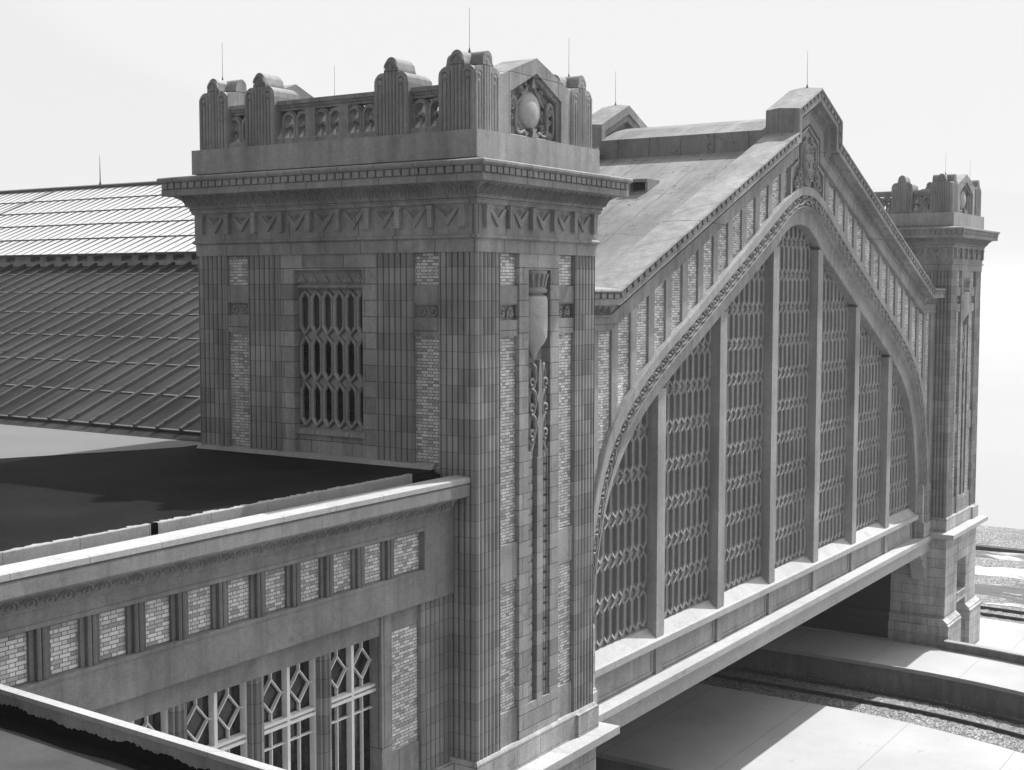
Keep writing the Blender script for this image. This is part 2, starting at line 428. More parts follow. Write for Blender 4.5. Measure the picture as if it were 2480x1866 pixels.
def scroll(mb, F, cu, cz, r, turns, d, th, sx=1, a0=0):
    pts = []
    n = int(12*turns)
    for i in range(n+1):
        k = i/n; a = a0+turns*2*math.pi*k; q = r*(1-.8*k)
        pts.append(F(cu+sx*q*math.cos(a), d+.02*k, cz+q*math.sin(a)))
    mb.tube(pts, th, 5, [th*(1-.35*i/n) for i in range(n+1)])
def curve(mb, F, pts, d, th, n=6):
    """smooth tube through (u,z) control points (Catmull-Rom)"""
    P = [pts[0]]+list(pts)+[pts[-1]]; out = []
    for i in range(1, len(P)-2):
        for k in range(n):
            t = k/n; a, b, c, e = P[i-1], P[i], P[i+1], P[i+2]
            q = [.5*((2*b[j])+(-a[j]+c[j])*t+(2*a[j]-5*b[j]+4*c[j]-e[j])*t*t+(-a[j]+3*b[j]-3*c[j]+e[j])*t**3) for j in (0, 1)]
            out.append(F(q[0], d, q[1]))
    out.append(F(pts[-1][0], d, pts[-1][1]))
    m = len(out); mb.tube(out, th, 6, [th*(.45+.55*math.sin(math.pi*min(1, .12+i/m*.88))) for i in range(m)])

# ================================================================== CORNER TOWER
TX, TY = 5.4, 8.8
def make_tower():
    T = thing('corner_tower', 'near corner tower of terracotta and brick with latticed window, filling the middle of the view', 'tower', (0, 0, -18), 'matching corner towers of the station')
    FF = Fr(0, 0, (1, 0), (0, -1)); FL = Fr(0, 0, (0, 1), (-1, 0))
    FB = Fr(TX, TY, (-1, 0), (0, 1)); FR = Fr(TX, TY, (0, -1), (1, 0))
    # core
    b = MB(); b.box(WF, .5, TX-.5, -(TY-.5), -.5, -12, 3.0); b.build('wall', M['terra'], T)
    ZB, ZT = -10.9, .80
    # corner pilasters: L plans with reeds on both faces
    def plan(c, sx, sy, wf, wl):   # world corner c; sx,sy directions to inside
        front = reeds(0, wf, 6); left = reeds(0, wl, 6)
        P = [(c[0]-sx*d, c[1]+sy*u) for u, d in reversed(left)]
        P = P[:-2]+[(c[0]+sx*.0, c[1]+sy*.025), (c[0]+sx*.008, c[1]+sy*.008), (c[0]+sx*.025, c[1])]
        P += [(c[0]+sx*u, c[1]-sy*d) for u, d in front][2:]
        P += [(c[0]+sx*wf, c[1]+sy*.499), (c[0]+sx*.499, c[1]+sy*.499), (c[0]+sx*.499, c[1]+sy*wl)]
        return P
    W0 = lambda u, d, z: Vector((u, d, z))
    for c, sx, sy in (((0, 0), 1, 1), ((TX, 0), -1, 1), ((0, TY), 1, -1), ((TX, TY), -1, -1)):
        b = MB(); b.prismz(W0, plan(c, sx, sy, 1.0, 1.04), ZB, ZT); b.build('corner_pilaster', M['terra_reed'], T, True)
    # ---- short faces (front and back)
    for F, full in ((FF, True), (FB, False)):
        for a, c in ((1.0, 1.8), (3.6, 4.4)):
            for z0, z1 in ((.04, .80), (-6.05, -1.14), (-10.08, -6.93)):
                b = MB(); b.box(F, a+.001, c-.001, -.49, -.13, z0, z1); b.build('brick_panel', M['brick'], T)
            for z0, z1 in ((-6.93, -6.05), (-10.9, -10.08)):
                b = MB(); b.box(F, a+.001, c-.001, -.49, -.05, z0, z1); b.build('stone_band', M['stone'], T)
            b = MB(); b.sweep(F, [(-.49, -1.14), (-.05, -1.14), (-.05, -.76), (-.17, -.76), (-.17, -.40), (-.06, -.40), (-.06, -.362), (-.05, -.36), (-.05, .04), (-.49, .04)], a+.001, c-.001); b.build('stone_band', M['stone'], T)
            b = MB()
            for k in (0, 1):
                cu = a+.22+.36*k
                scroll(b, F, cu, -.56, .12, 1.35, -.13, .035, -1, R(200)); curve(b, F, [(cu-.14, -.72), (cu-.1, -.64), (cu-.13, -.54)], -.14, .035)
            b.build('wave_scroll', M['orn'], T, True)
        # centre pier with niche
        b = MB()
        b.box(F, 1.801, 2.2, -.49, 0, ZB+.8, .8); b.box(F, 3.2, 3.599, -.49, 0, ZB+.8, .8); b.box(F, 2.2, 3.2, -.49, .0, .42, .8)
        b.box(F, 2.2, 3.2, -.49, -.26, -1.9, .42); b.box(F, 2.2, 3.2, -.49, -.15, ZB+.8, -1.9)
        b.box(F, 2.2, 3.2, -.26, -.10, .36, .419)
        b.box(F, 1.801, 3.599, -.49, .004, ZB, ZB+.8)
        b.build('central_pier', M['terra'], T)
        if full:
            b = MB()   # staff with side reeds below the scrolls
            b.box(F, 2.60, 2.86, -.15, .0, -10.1, -4.1)
            zz = -10.1
            while zz < -4.3:
                for c in (2.42, 3.03):
                    b.lathe((F(c, -.16, 0).x, F(c, -.16, 0).y, zz), [(.10, .02), (.115, .05), (.115, .34), (.10, .365)], 12)
                b.box(F, 2.21, 2.34, -.15, -.02, zz+.01, zz+.37); b.box(F, 3.12, 3.19, -.15, -.05, zz+.01, zz+.37)
                zz += .385
            b.build('staff', M['terra_reed'], T, True)
            b = MB()   # scrolled stem
            b.prism(F, [(2.64, -4.1), (2.64, -3.4), (2.58, -3.25), (2.66, -3.1), (2.66, -2.8), (2.58, -2.65), (2.66, -2.5), (2.66, -2.2), (2.70, -1.75),
                        (2.78, -1.75), (2.82, -2.2), (2.82, -2.5), (2.9, -2.65), (2.82, -2.8), (2.82, -3.1), (2.9, -3.25), (2.84, -3.4), (2.84, -4.1)], -.15, .0)
            for k in range(3):
                z = -2.35-.62*k
                for sx, c in ((-1, 2.45), (1, 3.0)):
                    scroll(b, F, c+sx*.03, z+.05, .15, 1.2, -.06, .05, -sx, R(-100))
                    curve(b, F, [(c-sx*.10, z+.02), (c-sx*.14, z+.2), (c-sx*.10, z+.42), (c-sx*.02, z+.52)], -.05, .06)
                    curve(b, F, [(c+sx*.04, z+.14), (c+sx*.09, z+.3), (c+sx*.03, z+.42)], -.09, .035)
                    curve(b, F, [(c-sx*.02, z-.08), (c+sx*.05, z-.2), (c+sx*.1, z-.06)], -.09, .035)
            for sx, c in ((-1, 2.45), (1, 3.0)): curve(b, F, [(c-sx*.12, -3.7), (c, -3.85), (c+sx*.1, -4.05), (c+sx*.05, -4.1)], -.07, .05)
            b.build('scrollwork', M['orn'], T, True)
            p = F(2.69, -.17, 0)
            b = MB(); b.lathe((p.x, p.y, 0), [(.02, -1.76), (.05, -1.7), (.17, -1.5), (.33, -1.36), (.43, -1.2), (.445, -.9), (.44, -.3), (.41, -.22), (.33, -.19)], 28, .66)
            b.build('capsule', M['pale'], T, True)
            b = MB(); b.lathe((p.x, p.y, 0), [(.30, -.19), (.31, -.14), (.42, -.12), (.43, -.06), (.38, -.02), (.34, .03), (.36, .22), (.42, .34), (.43, .40), (.36, .41)], 28, .66)
            for k in range(7):
                a = R(190+k*26); q = (p.x+.33*math.cos(a), p.y+.33*.72*math.sin(a))
                b.tube([(q[0], q[1], .02), (p.x+.37*math.cos(a), p.y+.37*.72*math.sin(a), .2), (p.x+.42*math.cos(a), p.y+.42*.72*math.sin(a), .33)], .04, 5)
            b.build('crown', M['orn'], T, True)
    # ---- long faces (left and right)
    for F, full in ((FL, True), (FR, False)):
        for a, c in ((1.04, 1.78), (7.02, 7.76)):
            for z0, z1 in ((.04, .80), (-10.08, -1.13)):
                b = MB(); b.box(F, a+.001, c-.001, -.49, -.10, z0, z1); b.build('brick_panel', M['brick_part_shaded'], T)
            b = MB(); b.box(F, a+.001, c-.001, -.49, -.03, -10.9, -10.08); b.build('stone_band', M['stone'], T)
            b = MB(); b.sweep(F, [(-.49, -1.13), (-.03, -1.13), (-.03, -.70), (-.13, -.70), (-.13, -.40), (-.04, -.40), (-.04, -.362), (-.03, -.36), (-.03, .04), (-.49, .04)], a+.001, c-.001); b.build('stone_band', M['stone'], T)
            b = MB()
            for k in (0, 1): scroll(b, F, a+.2+.34*k, -.54, .11, 1.3, -.11, .033, -1, R(200))
            b.build('wave_scroll', M['orn'], T, True)
        for a, c in ((1.78, 2.88), (5.92, 7.02)):
            b = MB(); b.prismz(F, reeds(a+.001, c-.001, 6)+[(c-.001, -.49), (a+.001, -.49)], ZB, ZT); b.build('fluted_pilaster', M['terra_reed'], T, True)
        b = MB()
        b.box(F, 2.881, 3.3, -.49, -.02, ZB, .42); b.box(F, 5.5, 5.919, -.49, -.02, ZB, .42); b.box(F, 2.881, 5.919, -.49, -.02, .42, .8)
        b.box(F, 3.3, 5.5, -.49, -.14, ZB, -3.62)
        b.build('window_surround', M['terra'], T)
        wn_ = MB(); wn_.box(F, 3.3, 5.5, -.5, -.37, -3.5, .42); w = wn_.build('window', M['glass'], T)
        b = MB(); b.box(F, 3.32, 5.48, -.3685, -.3675, -1.18, .1); b.build('blind', simple('grey_blind', .075, .8), w)
        b = MB(); b.sweep(F, [(-.49, -3.62), (-.06, -3.62), (-.08, -3.5), (-.3, -3.46), (-.49, -3.46)], 3.302, 5.498); b.build('sill', M['stone'], w)
        b = MB(); b.sweep(F, [(-.44, -.04), (-.19, -.04), (-.14, .0), (-.14, .05), (-.20, .06), (-.20, .10), (-.15, .34), (-.11, .419), (-.44, .419)], 3.302, 5.498)
        for k in range(6):
            c = 3.48+.37*k; b.prism(F, [(c-.15, .12), (c+.15, .12), (c, .33)], -.3, -.12); b.prism(F, [(c-.06, .14), (c+.12, .14), (c+.02, .28)], -.12, -.10)
        b.build('carved_lintel', M['orn'], w)
        b = MB(); lattice(b, F, 3.3, 5.5, -3.46, -.04, 6, 1.14, -.20, t=.05, dep=.10); b.build('lattice', M['lattice'], w)
    # ---- entablature
    b = MB(); e = .06
    b.rect_cornice(0, TX, 0, TY, [(-.6, .801), (.02, .801), (.02, 1.09), (.05, 1.10), (.09, 1.13), (.09, 1.17), (.05, 1.2), (.04, 1.21), (.04, 1.86), (-.6, 1.86)])
    b.build('architrave', M['stone'], T)
    b = MB()
    b.rect_cornice(0, TX, 0, TY, [(-.6, 1.861), (.07, 1.861), (.10, 1.90), (.10, 1.95), (.13, 1.97), (.13, 2.03), (.16, 2.06), (.19, 2.13), (.27, 2.23), (.40, 2.31), (.45, 2.335), (.60, 2.34),
                                   (.62, 2.335), (.62, 2.49), (.59, 2.50), (.59, 2.66), (.66, 2.67), (.70, 2.72), (.70, 2.775), (.66, 2.80), (.05, 2.88), (-.6, 2.90)])
    cor = b.build('cornice', M['stone'], T)
    b = MB()
    for F, L in ((FF, TX), (FB, TX), (FL, TY), (FR, TY)):
        n = int(round((L+1.2)/.245)); p = (L+1.2)/n
        for i in range(n): b.box(F, -.6+p*i+.03, -.6+p*(i+1)-.03, .585, .655, 2.515, 2.655)
    b.build('dentil_course', M['stone'], cor)
    b = MB()
    for F, L in ((FF, TX), (FL, TY)):
        leafrow(b, lambda s, t, F=F: F(s, .17+.27*t**1.7, 2.06+.25*t), -.2, L+.2, .24, .02)
    b.build('leaf_moulding', M['orn'], cor, True)
    for F, L, n in ((FF, TX, 5), (FL, TY, 9), (FB, TX, 5), (FR, TY, 9)):
        b = MB(); b.box(F, .05, L-.05, .041, .046, 1.25, 1.85); e0 = .28; p = (L-2*e0)/n
        for i in range(n+1):
            c = e0+p*i; b.box(F, c-.07, c+.07, .04, .16, 1.36, 1.80); b.box(F, c-.1, c+.1, .04, .18, 1.78, 1.855)
            for k in range(4): b.box(F, c+.072, c+.115, .04, .14, 1.38+.10*k, 1.45+.10*k)
            if i == n: break
            m = c+p/2; w = p/2-.13
            b.prism(F, [(m-w, 1.78), (m, 1.38), (m+w, 1.78), (m+w*.66, 1.78), (m, 1.575), (m-w*.66, 1.78)], .04, .10)
            
            q = [(m-.17, 1.745), (m, 1.655), (m+.17, 1.745), (m, 1.835)]
            b.add([F(u, .04, z) for u, z in q]+[F(m, .14, 1.745)], [(0, 1, 4), (1, 2, 4), (2, 3, 4), (3, 0, 4)])
        b.build('chevron_frieze', M['stone'], T)
    # ---- attic
    b = MB(); b.box(WF, -.03, TX+.1, -(TY+.12), .05, 2.905, 3.52); b.build('attic_block', M['smooth'], T)
    AX, AY = TX+.07, TY+.07
    def h(t, w=1.0):     # silhouette of a pylon across its width 0..w
        t = t/w
        x = abs(t-.5)
        if x < .17: return 5.08+.25*math.sqrt(max(0, 1-(x/.19)**2))
        if x < .205: return 5.06
        if x < .5: return 4.72+.26*math.sqrt(max(0, 1-((x-.27)/.24)**2)) if x > .27 else 4.98
        return 4.72
    def hb(t):           # back slope of a pylon, depth 0..1
        if t < .62: return 9
        if t < .72: return 5.08+.25*math.sqrt(max(0, 1-((t-.62)/.1)**2))
        if t < .85: return 4.98
        return 4.72+.26*math.sqrt(max(0, 1-((t-.85)/.16)**2))
    def pylon(F, u0, w, dback, corner, name='pylon'):
        us = sorted(set([0, .02, .05, .1, .15, .2, .25, .29, .296, .33, .336, .36, .4, .45, .5, .55, .6, .64, .664, .67, .704, .71, .75, .8, .85, .9, .95, .98, 1]))
        b = MB()
        if corner: f = lambda a, c: max(h(a), h(c))
        else: f = lambda a, c: min(h(a), hb(c))
        n = len(us); vs = []
        for c in us:
            for a in us: vs.append(F(u0+w*a, -(.1+dback*c), f(a, c)))
        fs = [(i*n+j, i*n+j+1, (i+1)*n+j+1, (i+1)*n+j) for i in range(n-1) for j in range(n-1)]
        b.add(vs, fs)
        per = [(0, j) for j in range(n)]+[(i, n-1) for i in range(1, n)]+[(n-1, j) for j in range(n-2, -1, -1)]+[(i, 0) for i in range(n-2, 0, -1)]
        m = len(per); top = [vs[i*n+j] for i, j in per]; bot = [Vector((v.x, v.y, 3.52)) for v in top]
        b.add(top+bot, [(i, (i+1) % m, m+(i+1) % m, m+i) for i in range(m)])
        def relief(G, g0):
            for k, (t, z, r) in enumerate(((.07, 4.80, .055), (.19, 4.62, .05), (.30, 4.86, .045), (.40, 5.02, .048), (.50, 5.12, .048), (.60, 5.02, .048), (.70, 4.86, .045), (.81, 4.62, .05), (.93, 4.80, .055))):
                p0 = G(g0+w*t, -.1, 3.53); p1 = G(g0+w*t, -.1, z); p2 = G(g0+w*t, -.1, z+.04)
                b.tube([p0, p1, p2], r, 8, [r, r, r*.4])
            for t in (.19, .81):
                b.dome(G, g0+w*t, 4.76, .085, .085, -.1, .05, 3, 12)
                b.arc(G, g0+w*t, 4.76, .10, .15, R(0), R(180), -.1, -.06, 8)
            b.arc(G, g0+w*.5, 5.08, .14, .19, R(0), R(180), -.1, -.065, 10)
        relief(F, u0)
        return b, relief
    def mir(F, L): return lambda u, d, z: F(L-u, d, z)
    FFa, FLa = Fr(-.03+.06, -.0, (1, 0), (0, -1)), Fr(0, 0, (0, 1), (-1, 0))
    # corner pylons
    for c, sx, sy in (((.03, .03), 1, 1), ((TX+.05, .03), -1, 1), ((.03, TY+.05), 1, -1), ((TX+.05, TY+.05), -1, -1)):
        G1 = Fr(c[0], c[1], (0, sy), (-sx, 0)); G2 = Fr(c[0], c[1], (sx, 0), (0, -sy))
        b, rel = pylon(G1, .07, 1.02, 1.02, True); rel(G2, .07)
        b.build('corner_pylon', M['stone'], T)
    for F in (Fr(.0, .0, (0, 1), (-1, 0)), Fr(TX+.07, .0, (0, 1), (1, 0))):
        for u0 in (1.96, 6.0+.13):
            b, _ = pylon(F, u0, 1.0, .95, False); b.build('pylon', M['stone'], T)
        def balus(a, c, np):
            b = MB()
            b.sweep(F, [(-.75, 4.42), (-.28, 4.42), (-.25, 4.45), (-.25, 4.48), (-.2, 4.50), (-.2, 4.60), (-.75, 4.60)], a, c)
            b.box(F, a, c, -.62, -.3, 4.36, 4.419); b.taper(F, a, c, -.75, -.16, 3.521, 3.68, .03)
            pw = (c-a)/np
            for i in range(np):
                m = a+pw*(i+.5)
                if i: b.box(F, a+pw*i-.15, a+pw*i+.15, -.6, -.22, 3.68, 4.36)
                for q in (-.235, .235):
                    k = m+q; zc = 4.10
                    b.arc(F, k, zc, .155, .225, 0, math.pi, -.55, -.28, 10); b.arc(F, k, zc, .225, .262, 0, math.pi, -.52, -.33, 10)
                    for s in (-1, 1): b.box(F, k+s*.19-.035, k+s*.19+.035, -.55, -.28, 3.68, zc)
                    b.box(F, k-.028, k+.028, -.5, -.33, 3.68, 3.97)
                    for s in (-1, 1): b.arc(F, k+s*.092, 3.90, .055, .10, 0, math.pi, -.5, -.33, 6)
                    b.arc(F, k, 3.99, .0, .05, 0, 2*math.pi, -.5, -.33, 10)
            b.build('balustrade', M['stone'], T)
        balus(1.11, 1.95, 1); balus(2.97, 6.12, 3); balus(7.14, 7.76, 1)
    for F in (Fr(0, 0, (1, 0), (0, -1)), Fr(TX, TY+.04, (-1, 0), (0, 1))):
        o = [(1.13, 3.521), (1.13, 4.86), (2.74, 5.46), (4.35, 4.86), (4.35, 3.521)]
        i_ = [(1.60, 3.56), (1.60, 4.56), (2.74, 5.10), (3.88, 4.56), (3.88, 3.56)]
        m_ = [(1.66, 3.60), (1.66, 4.52), (2.74, 5.03), (3.82, 4.52), (3.82, 3.60)]
        b = MB(); b.ring(F, o, i_, -.42, -.12); b.prism(F, o, -1.1, -.421); b.ring(F, i_, m_, -.418, -.2, -.24)
        ped = b.build('pediment', M['stone'], T)
        b = MB(); b.dome(F, 2.74, 4.24, .54, .53, -.42, .10, 3, 36); b.dome(F, 2.74, 4.24, .47, .46, -.38, .20, 6, 36); b.build('medallion', M['pale'], ped, True)
        b = MB()
        b.prism(F, [(2.62, 3.58), (2.86, 3.58), (2.80, 3.68), (2.84, 3.80), (2.64, 3.80), (2.68, 3.68)], -.42, -.18)
        b.prism(F, [(2.66, 4.76), (2.82, 4.76), (2.79, 4.92), (2.74, 5.0), (2.69, 4.92)], -.42, -.2)
        for s in (-1, 1):
            U = lambda a: 2.74+s*a
            curve(b, F, [(U(.14), 3.7), (U(.25), 3.62), (U(.34), 3.72), (U(.5), 3.66), (U(.66), 3.72), (U(.7), 4.0), (U(.68), 4.3), (U(.78), 4.46), (U(.92), 4.4), (U(.99), 4.2), (U(1.0), 3.9), (U(.97), 3.66)], -.28, .055)
            curve(b, F, [(U(.12), 4.82), (U(.2), 4.72), (U(.32), 4.6), (U(.44), 4.48), (U(.6), 4.36)], -.3, .045)
            scroll(b, F, U(.42), 4.66, .10, 1.2, -.3, .03, s, R(20)); scroll(b, F, U(.24), 4.84, .06, 1.1, -.3, .025, s, R(20))
            scroll(b, F, U(.84), 4.28, .11, 1.4, -.3, .035, s, R(90)); scroll(b, F, U(.52), 3.82, .10, 1.3, -.31, .032, -s, R(40))
            scroll(b, F, U(.84), 4.0, .08, 1.1, -.31, .03, s, R(10)); scroll(b, F, U(.26), 3.66, .05, 1.0, -.28, .03, s, R(0))
            for k in range(4): curve(b, F, [(U(.76+.07*k), 3.6), (U(.74+.07*k), 3.7), (U(.78+.07*k), 3.78+.03*(k % 2))], -.3, .03)
            curve(b, F, [(U(.56), 4.0), (U(.5), 4.14), (U(.56), 4.26), (U(.62), 4.1)], -.33, .03)
        b.build('scroll_relief', M['orn'], ped, True)
    b = MB(); b.box(WF, 1.0, TX-1.0, -(TY-1.0), -1.0, 3.52, 3.6); b.build('roof_deck', M['tar'], T)
    # ---- plinth, belt, base
    b = MB()
    b.rect_cornice(0, TX, 0, TY, [(-.5, -10.9), (.03, -10.9), (.06, -10.96), (.06, -11.54), (-.5, -11.54)])
    for u0, u1 in ((4.4, 5.42),): b.box(FF, u0, u1+.03, .06, .14, -11.54, -10.97)
    b.build('plinth', M['ashlar'], T)
    b = MB(); b.rect_cornice(0, TX, 0, TY, [(-.5, -11.541), (.10, -11.55), (.52, -11.60), (.52, -11.80), (.2, -11.83), (.15, -11.9), (-.5, -11.9)]); b.build('belt_course', M['ledge'], T)
    b = MB()
    x0, x1, y0, y1 = 0, TX, 0, TY
    def wallbox(a, c, z0, z1, dd): b.box(FF, a, c, -1.0, dd, z0, z1)
    # front base wall pieces round window and door
    wallbox(-.05, 2.0, -15.72, -11.9, .06); wallbox(3.6, TX+.05, -15.72, -11.9, .06)
    wallbox(2.0, 3.6, -13.28, -11.9, .06); wallbox(2.0, 3.6, -15.35, -14.88, .06)
    for a, c in ((-.05, 2.0), (3.6, TX+.05)):
        aa = a-.25 if a < 0 else a; cc = c if c < 4 else c+.25
        b.box(FF, aa, cc, -1.0, .31, -18.3, -16.12)
        b.sweep(FF, [(-1, -16.12), (.33, -16.12), (.33, -16.02), (.27, -15.98), (.27, -15.9), (.12, -15.78), (.061, -15.72), (-1, -15.72)], aa, cc)
    b.box(WF, -.05, TX+.05, -(TY+.05), -1.0, -15.72, -11.9); b.box(WF, -.30, TX+.30, -(TY+.3), -1.0, -18.3, -16.12); b.box(WF, -.2, TX+.2, -(TY+.2), -1.0, -16.12, -15.72)
    b.build('base', M['ashlar'], T)
    b = MB(); b.box(FL, 2.55, 8.2, -.3, .062, -15.70, -12.75); b.box(FL, 2.55, 8.2, -.3, .215, -16.1, -15.701); b.box(FL, 2.55, 8.2, -.3, .315, -16.98, -16.101); b.build('passage_shade_sheet', M['void'], T)  # near-black sheet on solid wall, deep shade put into its colour
    # windows of the base
    b = MB(); b.box(FF, 2.0, 3.6, -.62, -.5, -14.88, -13.28); w = b.build('sash_window', M['glass'], T)
    b = MB(); b.ring(FF, [(2.0, -14.88), (3.6, -14.88), (3.6, -13.28), (2.0, -13.28)], [(2.09, -14.79), (3.51, -14.79), (3.51, -13.37), (2.09, -13.37)], -.5, -.4)
    b.box(FF, 2.09, 3.51, -.5, -.42, -14.1, -14.03); b.box(FF, 2.77, 2.83, -.5, -.43, -14.79, -14.1); b.box(FF, 2.77, 2.83, -.5, -.43, -14.03, -13.37)
    b.build('sash_frame', M['white'], w)
    b = MB(); b.box(FF, 1.98, 3.62, -.5, .09, -15.0, -14.881); b.build('sill', M['coping'], w)
    b = MB(); b.box(FF, 2.0, 3.6, -.62, -.5, -18.0, -15.35); w = b.build('door', M['glass'], T)
    b = MB(); b.ring(FF, [(2.0, -18.0), (3.6, -18.0), (3.6, -15.35), (2.0, -15.35)], [(2.1, -17.9), (3.5, -17.9), (3.5, -15.45), (2.1, -15.45)], -.5, -.4)
    b.box(FF, 2.1, 3.5, -.5, -.42, -16.1, -16.0); b.build('door_frame', M['white'], w)
    # lightning rods
    for x, y, z in ((.55, .55, 5.32), (TX-.45, .55, 5.32), (.55, TY-.45, 5.32), (TX-.45, TY-.45, 5.32)):
        b = MB(); b.tube([(x, y, z-.05), (x, y, z+.06), (x, y, z+.12), (x, y, z+1.0)], .01, 5, [.06, .02, .006, .004]); b.build('lightning_rod', M['iron'], T)
    return T
T1 = make_tower()
T2 = copy_tree(T1); T2.location = (39.0, 0, -18)
T2['label'] = 'far corner tower standing over the tracks at the right end of the gabled hall'

# ================================================================== GABLED HALL
H = thing('gabled_hall', 'broad gabled station hall with seven latticed windows under a flattened pointed arch', 'station hall', (22.2, 5, -12.5))
CX = 22.2
RK = [(5.42, -.05), (7.2, -.05), (20.0, 5.38), (20.0, 6.21), (22.2, 7.17), (24.4, 6.21), (24.4, 5.38), (37.2, -.05), (38.98, -.05)]
def offs(path, d):
    out = []
    for i, p in enumerate(path):
        ns = []
        for a, b in ((i-1, i), (i, i+1)):
            if a < 0 or b >= len(path): continue
            tx, tz = path[b][0]-path[a][0], path[b][1]-path[a][1]; l = math.hypot(tx, tz); ns.append((tz/l, -tx/l))
        if len(ns) == 1: n = ns[0]
        else:
            k = 1+ns[0][0]*ns[1][0]+ns[0][1]*ns[1][1]; n = ((ns[0][0]+ns[1][0])/k, (ns[0][1]+ns[1][1])/k)
        out.append((p[0]+n[0]*d, p[1]+n[1]*d))
    return out
def path_sweep(b, path, prof, closed=True):   # prof (Y, depth below path)
    L = []
    for y, d in prof: L.append([Vector((x, y, z)) for x, z in offs(path, d)])
    n = len(path); m = len(L); vs = [p for l in L for p in l]; fs = []
    for a in range(m if closed else m-1):
        c = (a+1) % m
        for i in range(n-1): fs.append((a*n+i, a*n+i+1, c*n+i+1, c*n+i))
    b.add(vs, fs)
    if closed: b.add([vs[a*n] for a in range(m)], [tuple(range(m))]); b.add([vs[a*n+n-1] for a in range(m)], [tuple(range(m))])
b = MB()
path_sweep(b, RK, [(1.46, .0), (.95, -.07), (.22, -.0), (.20, .05), (.24, .09), (.32, .11), (.32, .25), (.28, .26), (.28, .42), (.30, .43), (.50, .43), (.54, .46), (.585, .55), (.64, .66), (.66, .69), (.60, .70), (.60, .745), (.66, .76), (.66, 1.12), (.70, 1.14), (1.46, 1.14)])
rk = b.build('raking_cornice', M['stone'], H)
for i in range(len(RK)-1):
    b = MB(); (x0, z0), (x1, z1) = offs(RK, .115)[i], offs(RK, .115)[i+1]
    l = math.hypot(x1-x0, z1-z0); tx, tz = (x1-x0)/l, (z1-z0)/l; nx, nz = tz, -tx
    k = max(1, int(round(l/.37))); p = l/k
    b.add([(x0+tx*s_+nx*d_, y_, z0+tz*s_+nz*d_) for y_ in (.318, .331) for s_ in (.02, l-.02) for d_ in (.001, .124)], [(0, 1, 3, 2), (4, 6, 7, 5), (0, 4, 5, 1), (2, 3, 7, 6), (0, 2, 6, 4), (1, 5, 7, 3)])
    for j in range(k):
        a = p*j+p*.18; c = p*(j+1)-p*.18
        P = []
        for y in (.255, .33):
            for s in (a, c):
                for d in (.0, .125): P.append((x0+tx*s+nx*d, y, z0+tz*s+nz*d))
        b.add(P, [(0, 1, 3, 2), (4, 6, 7, 5), (0, 4, 5, 1), (2, 3, 7, 6), (0, 2, 6, 4), (1, 5, 7, 3)])
    b.build('dentil_course', M['stone'], rk)
for i in (0, 1, 2, 3, 4, 5, 6, 7):
    b = MB()
    P0, P1 = offs(RK, .46), offs(RK, .67)
    def PP(s, t, i=i):
        a = Vector((P0[i][0]+(P0[i+1][0]-P0[i][0])*s, 0, P0[i][1]+(P0[i+1][1]-P0[i][1])*s))
        c = Vector((P1[i][0]+(P1[i+1][0]-P1[i][0])*s, 0, P1[i][1]+(P1[i+1][1]-P1[i][1])*s))
        q = a.lerp(c, 1-t); q.y = .63-.10*t; return q
    l = math.hypot(RK[i+1][0]-RK[i][0], RK[i+1][1]-RK[i][1])
    leafrow(b, PP, .02, .98, .3/l, .018)
    b.build('leaf_moulding', M['orn'], rk, True)

OUT = [(0, 3.66), (.5, 3.63), (1.0, 3.52), (1.5, 3.34), (2.1, 3.10), (2.8, 2.75), (4.8, 1.68), (6.55, .80), (8.15, -.05), (9.6, -.80), (11.3, -1.62), (12.2, -2.12), (13.1, -2.68), (14.0, -3.38), (14.7, -4.1), (15.2, -4.9), (15.6, -5.9), (15.95, -7.3), (16.2, -8.7), (16.3, -10.1), (16.3, -11.69)]
INN = [(0, 2.29), (.43, 2.26), (.85, 2.17), (1.3, 2.00), (1.75, 1.75), (2.4, 1.32), (4.3, .37), (5.9, -.44), (7.4, -1.19), (8.8, -1.89), (10.4, -2.70), (11.2, -3.13), (12.1, -3.66), (12.9, -4.26), (13.6, -4.95), (14.1, -5.6), (14.5, -6.4), (14.85, -7.5), (15.08, -8.7), (15.2, -10.1), (15.2, -11.69)]
def smooth_c(L, n=3):
    P = [(-L[1][0], L[1][1])]+L+[(L[-1][0], L[-1][1]-1)]; o = []
    for i in range(1, len(P)-2):
        for k in range(n):
            t = k/n; a, c, d, e = P[i-1], P[i], P[i+1], P[i+2]
            o.append(tuple(.5*((2*c[j])+(-a[j]+d[j])*t+(2*a[j]-5*c[j]+4*d[j]-e[j])*t*t+(-a[j]+3*c[j]-3*d[j]+e[j])*t**3) for j in (0, 1)))
    return o+[L[-1]]
OS, IS = smooth_c(OUT), smooth_c(INN)
FO = [(CX-x, z) for x, z in reversed(OS)]+[(CX+x, z) for x, z in OS[1:]]
FI = [(CX-x, z) for x, z in reversed(IS)]+[(CX+x, z) for x, z in IS[1:]]
def interp(L, x):
    x = abs(x-CX)
    for i in range(len(L)-1):
        if L[i][0] <= x <= L[i+1][0]+1e-9:
            k = (x-L[i][0])/max(1e-9, L[i+1][0]-L[i][0]); return L[i][1]+k*(L[i+1][1]-L[i][1])
    return -11.6 if x > L[-1][0]-1e-6 else L[0][1]
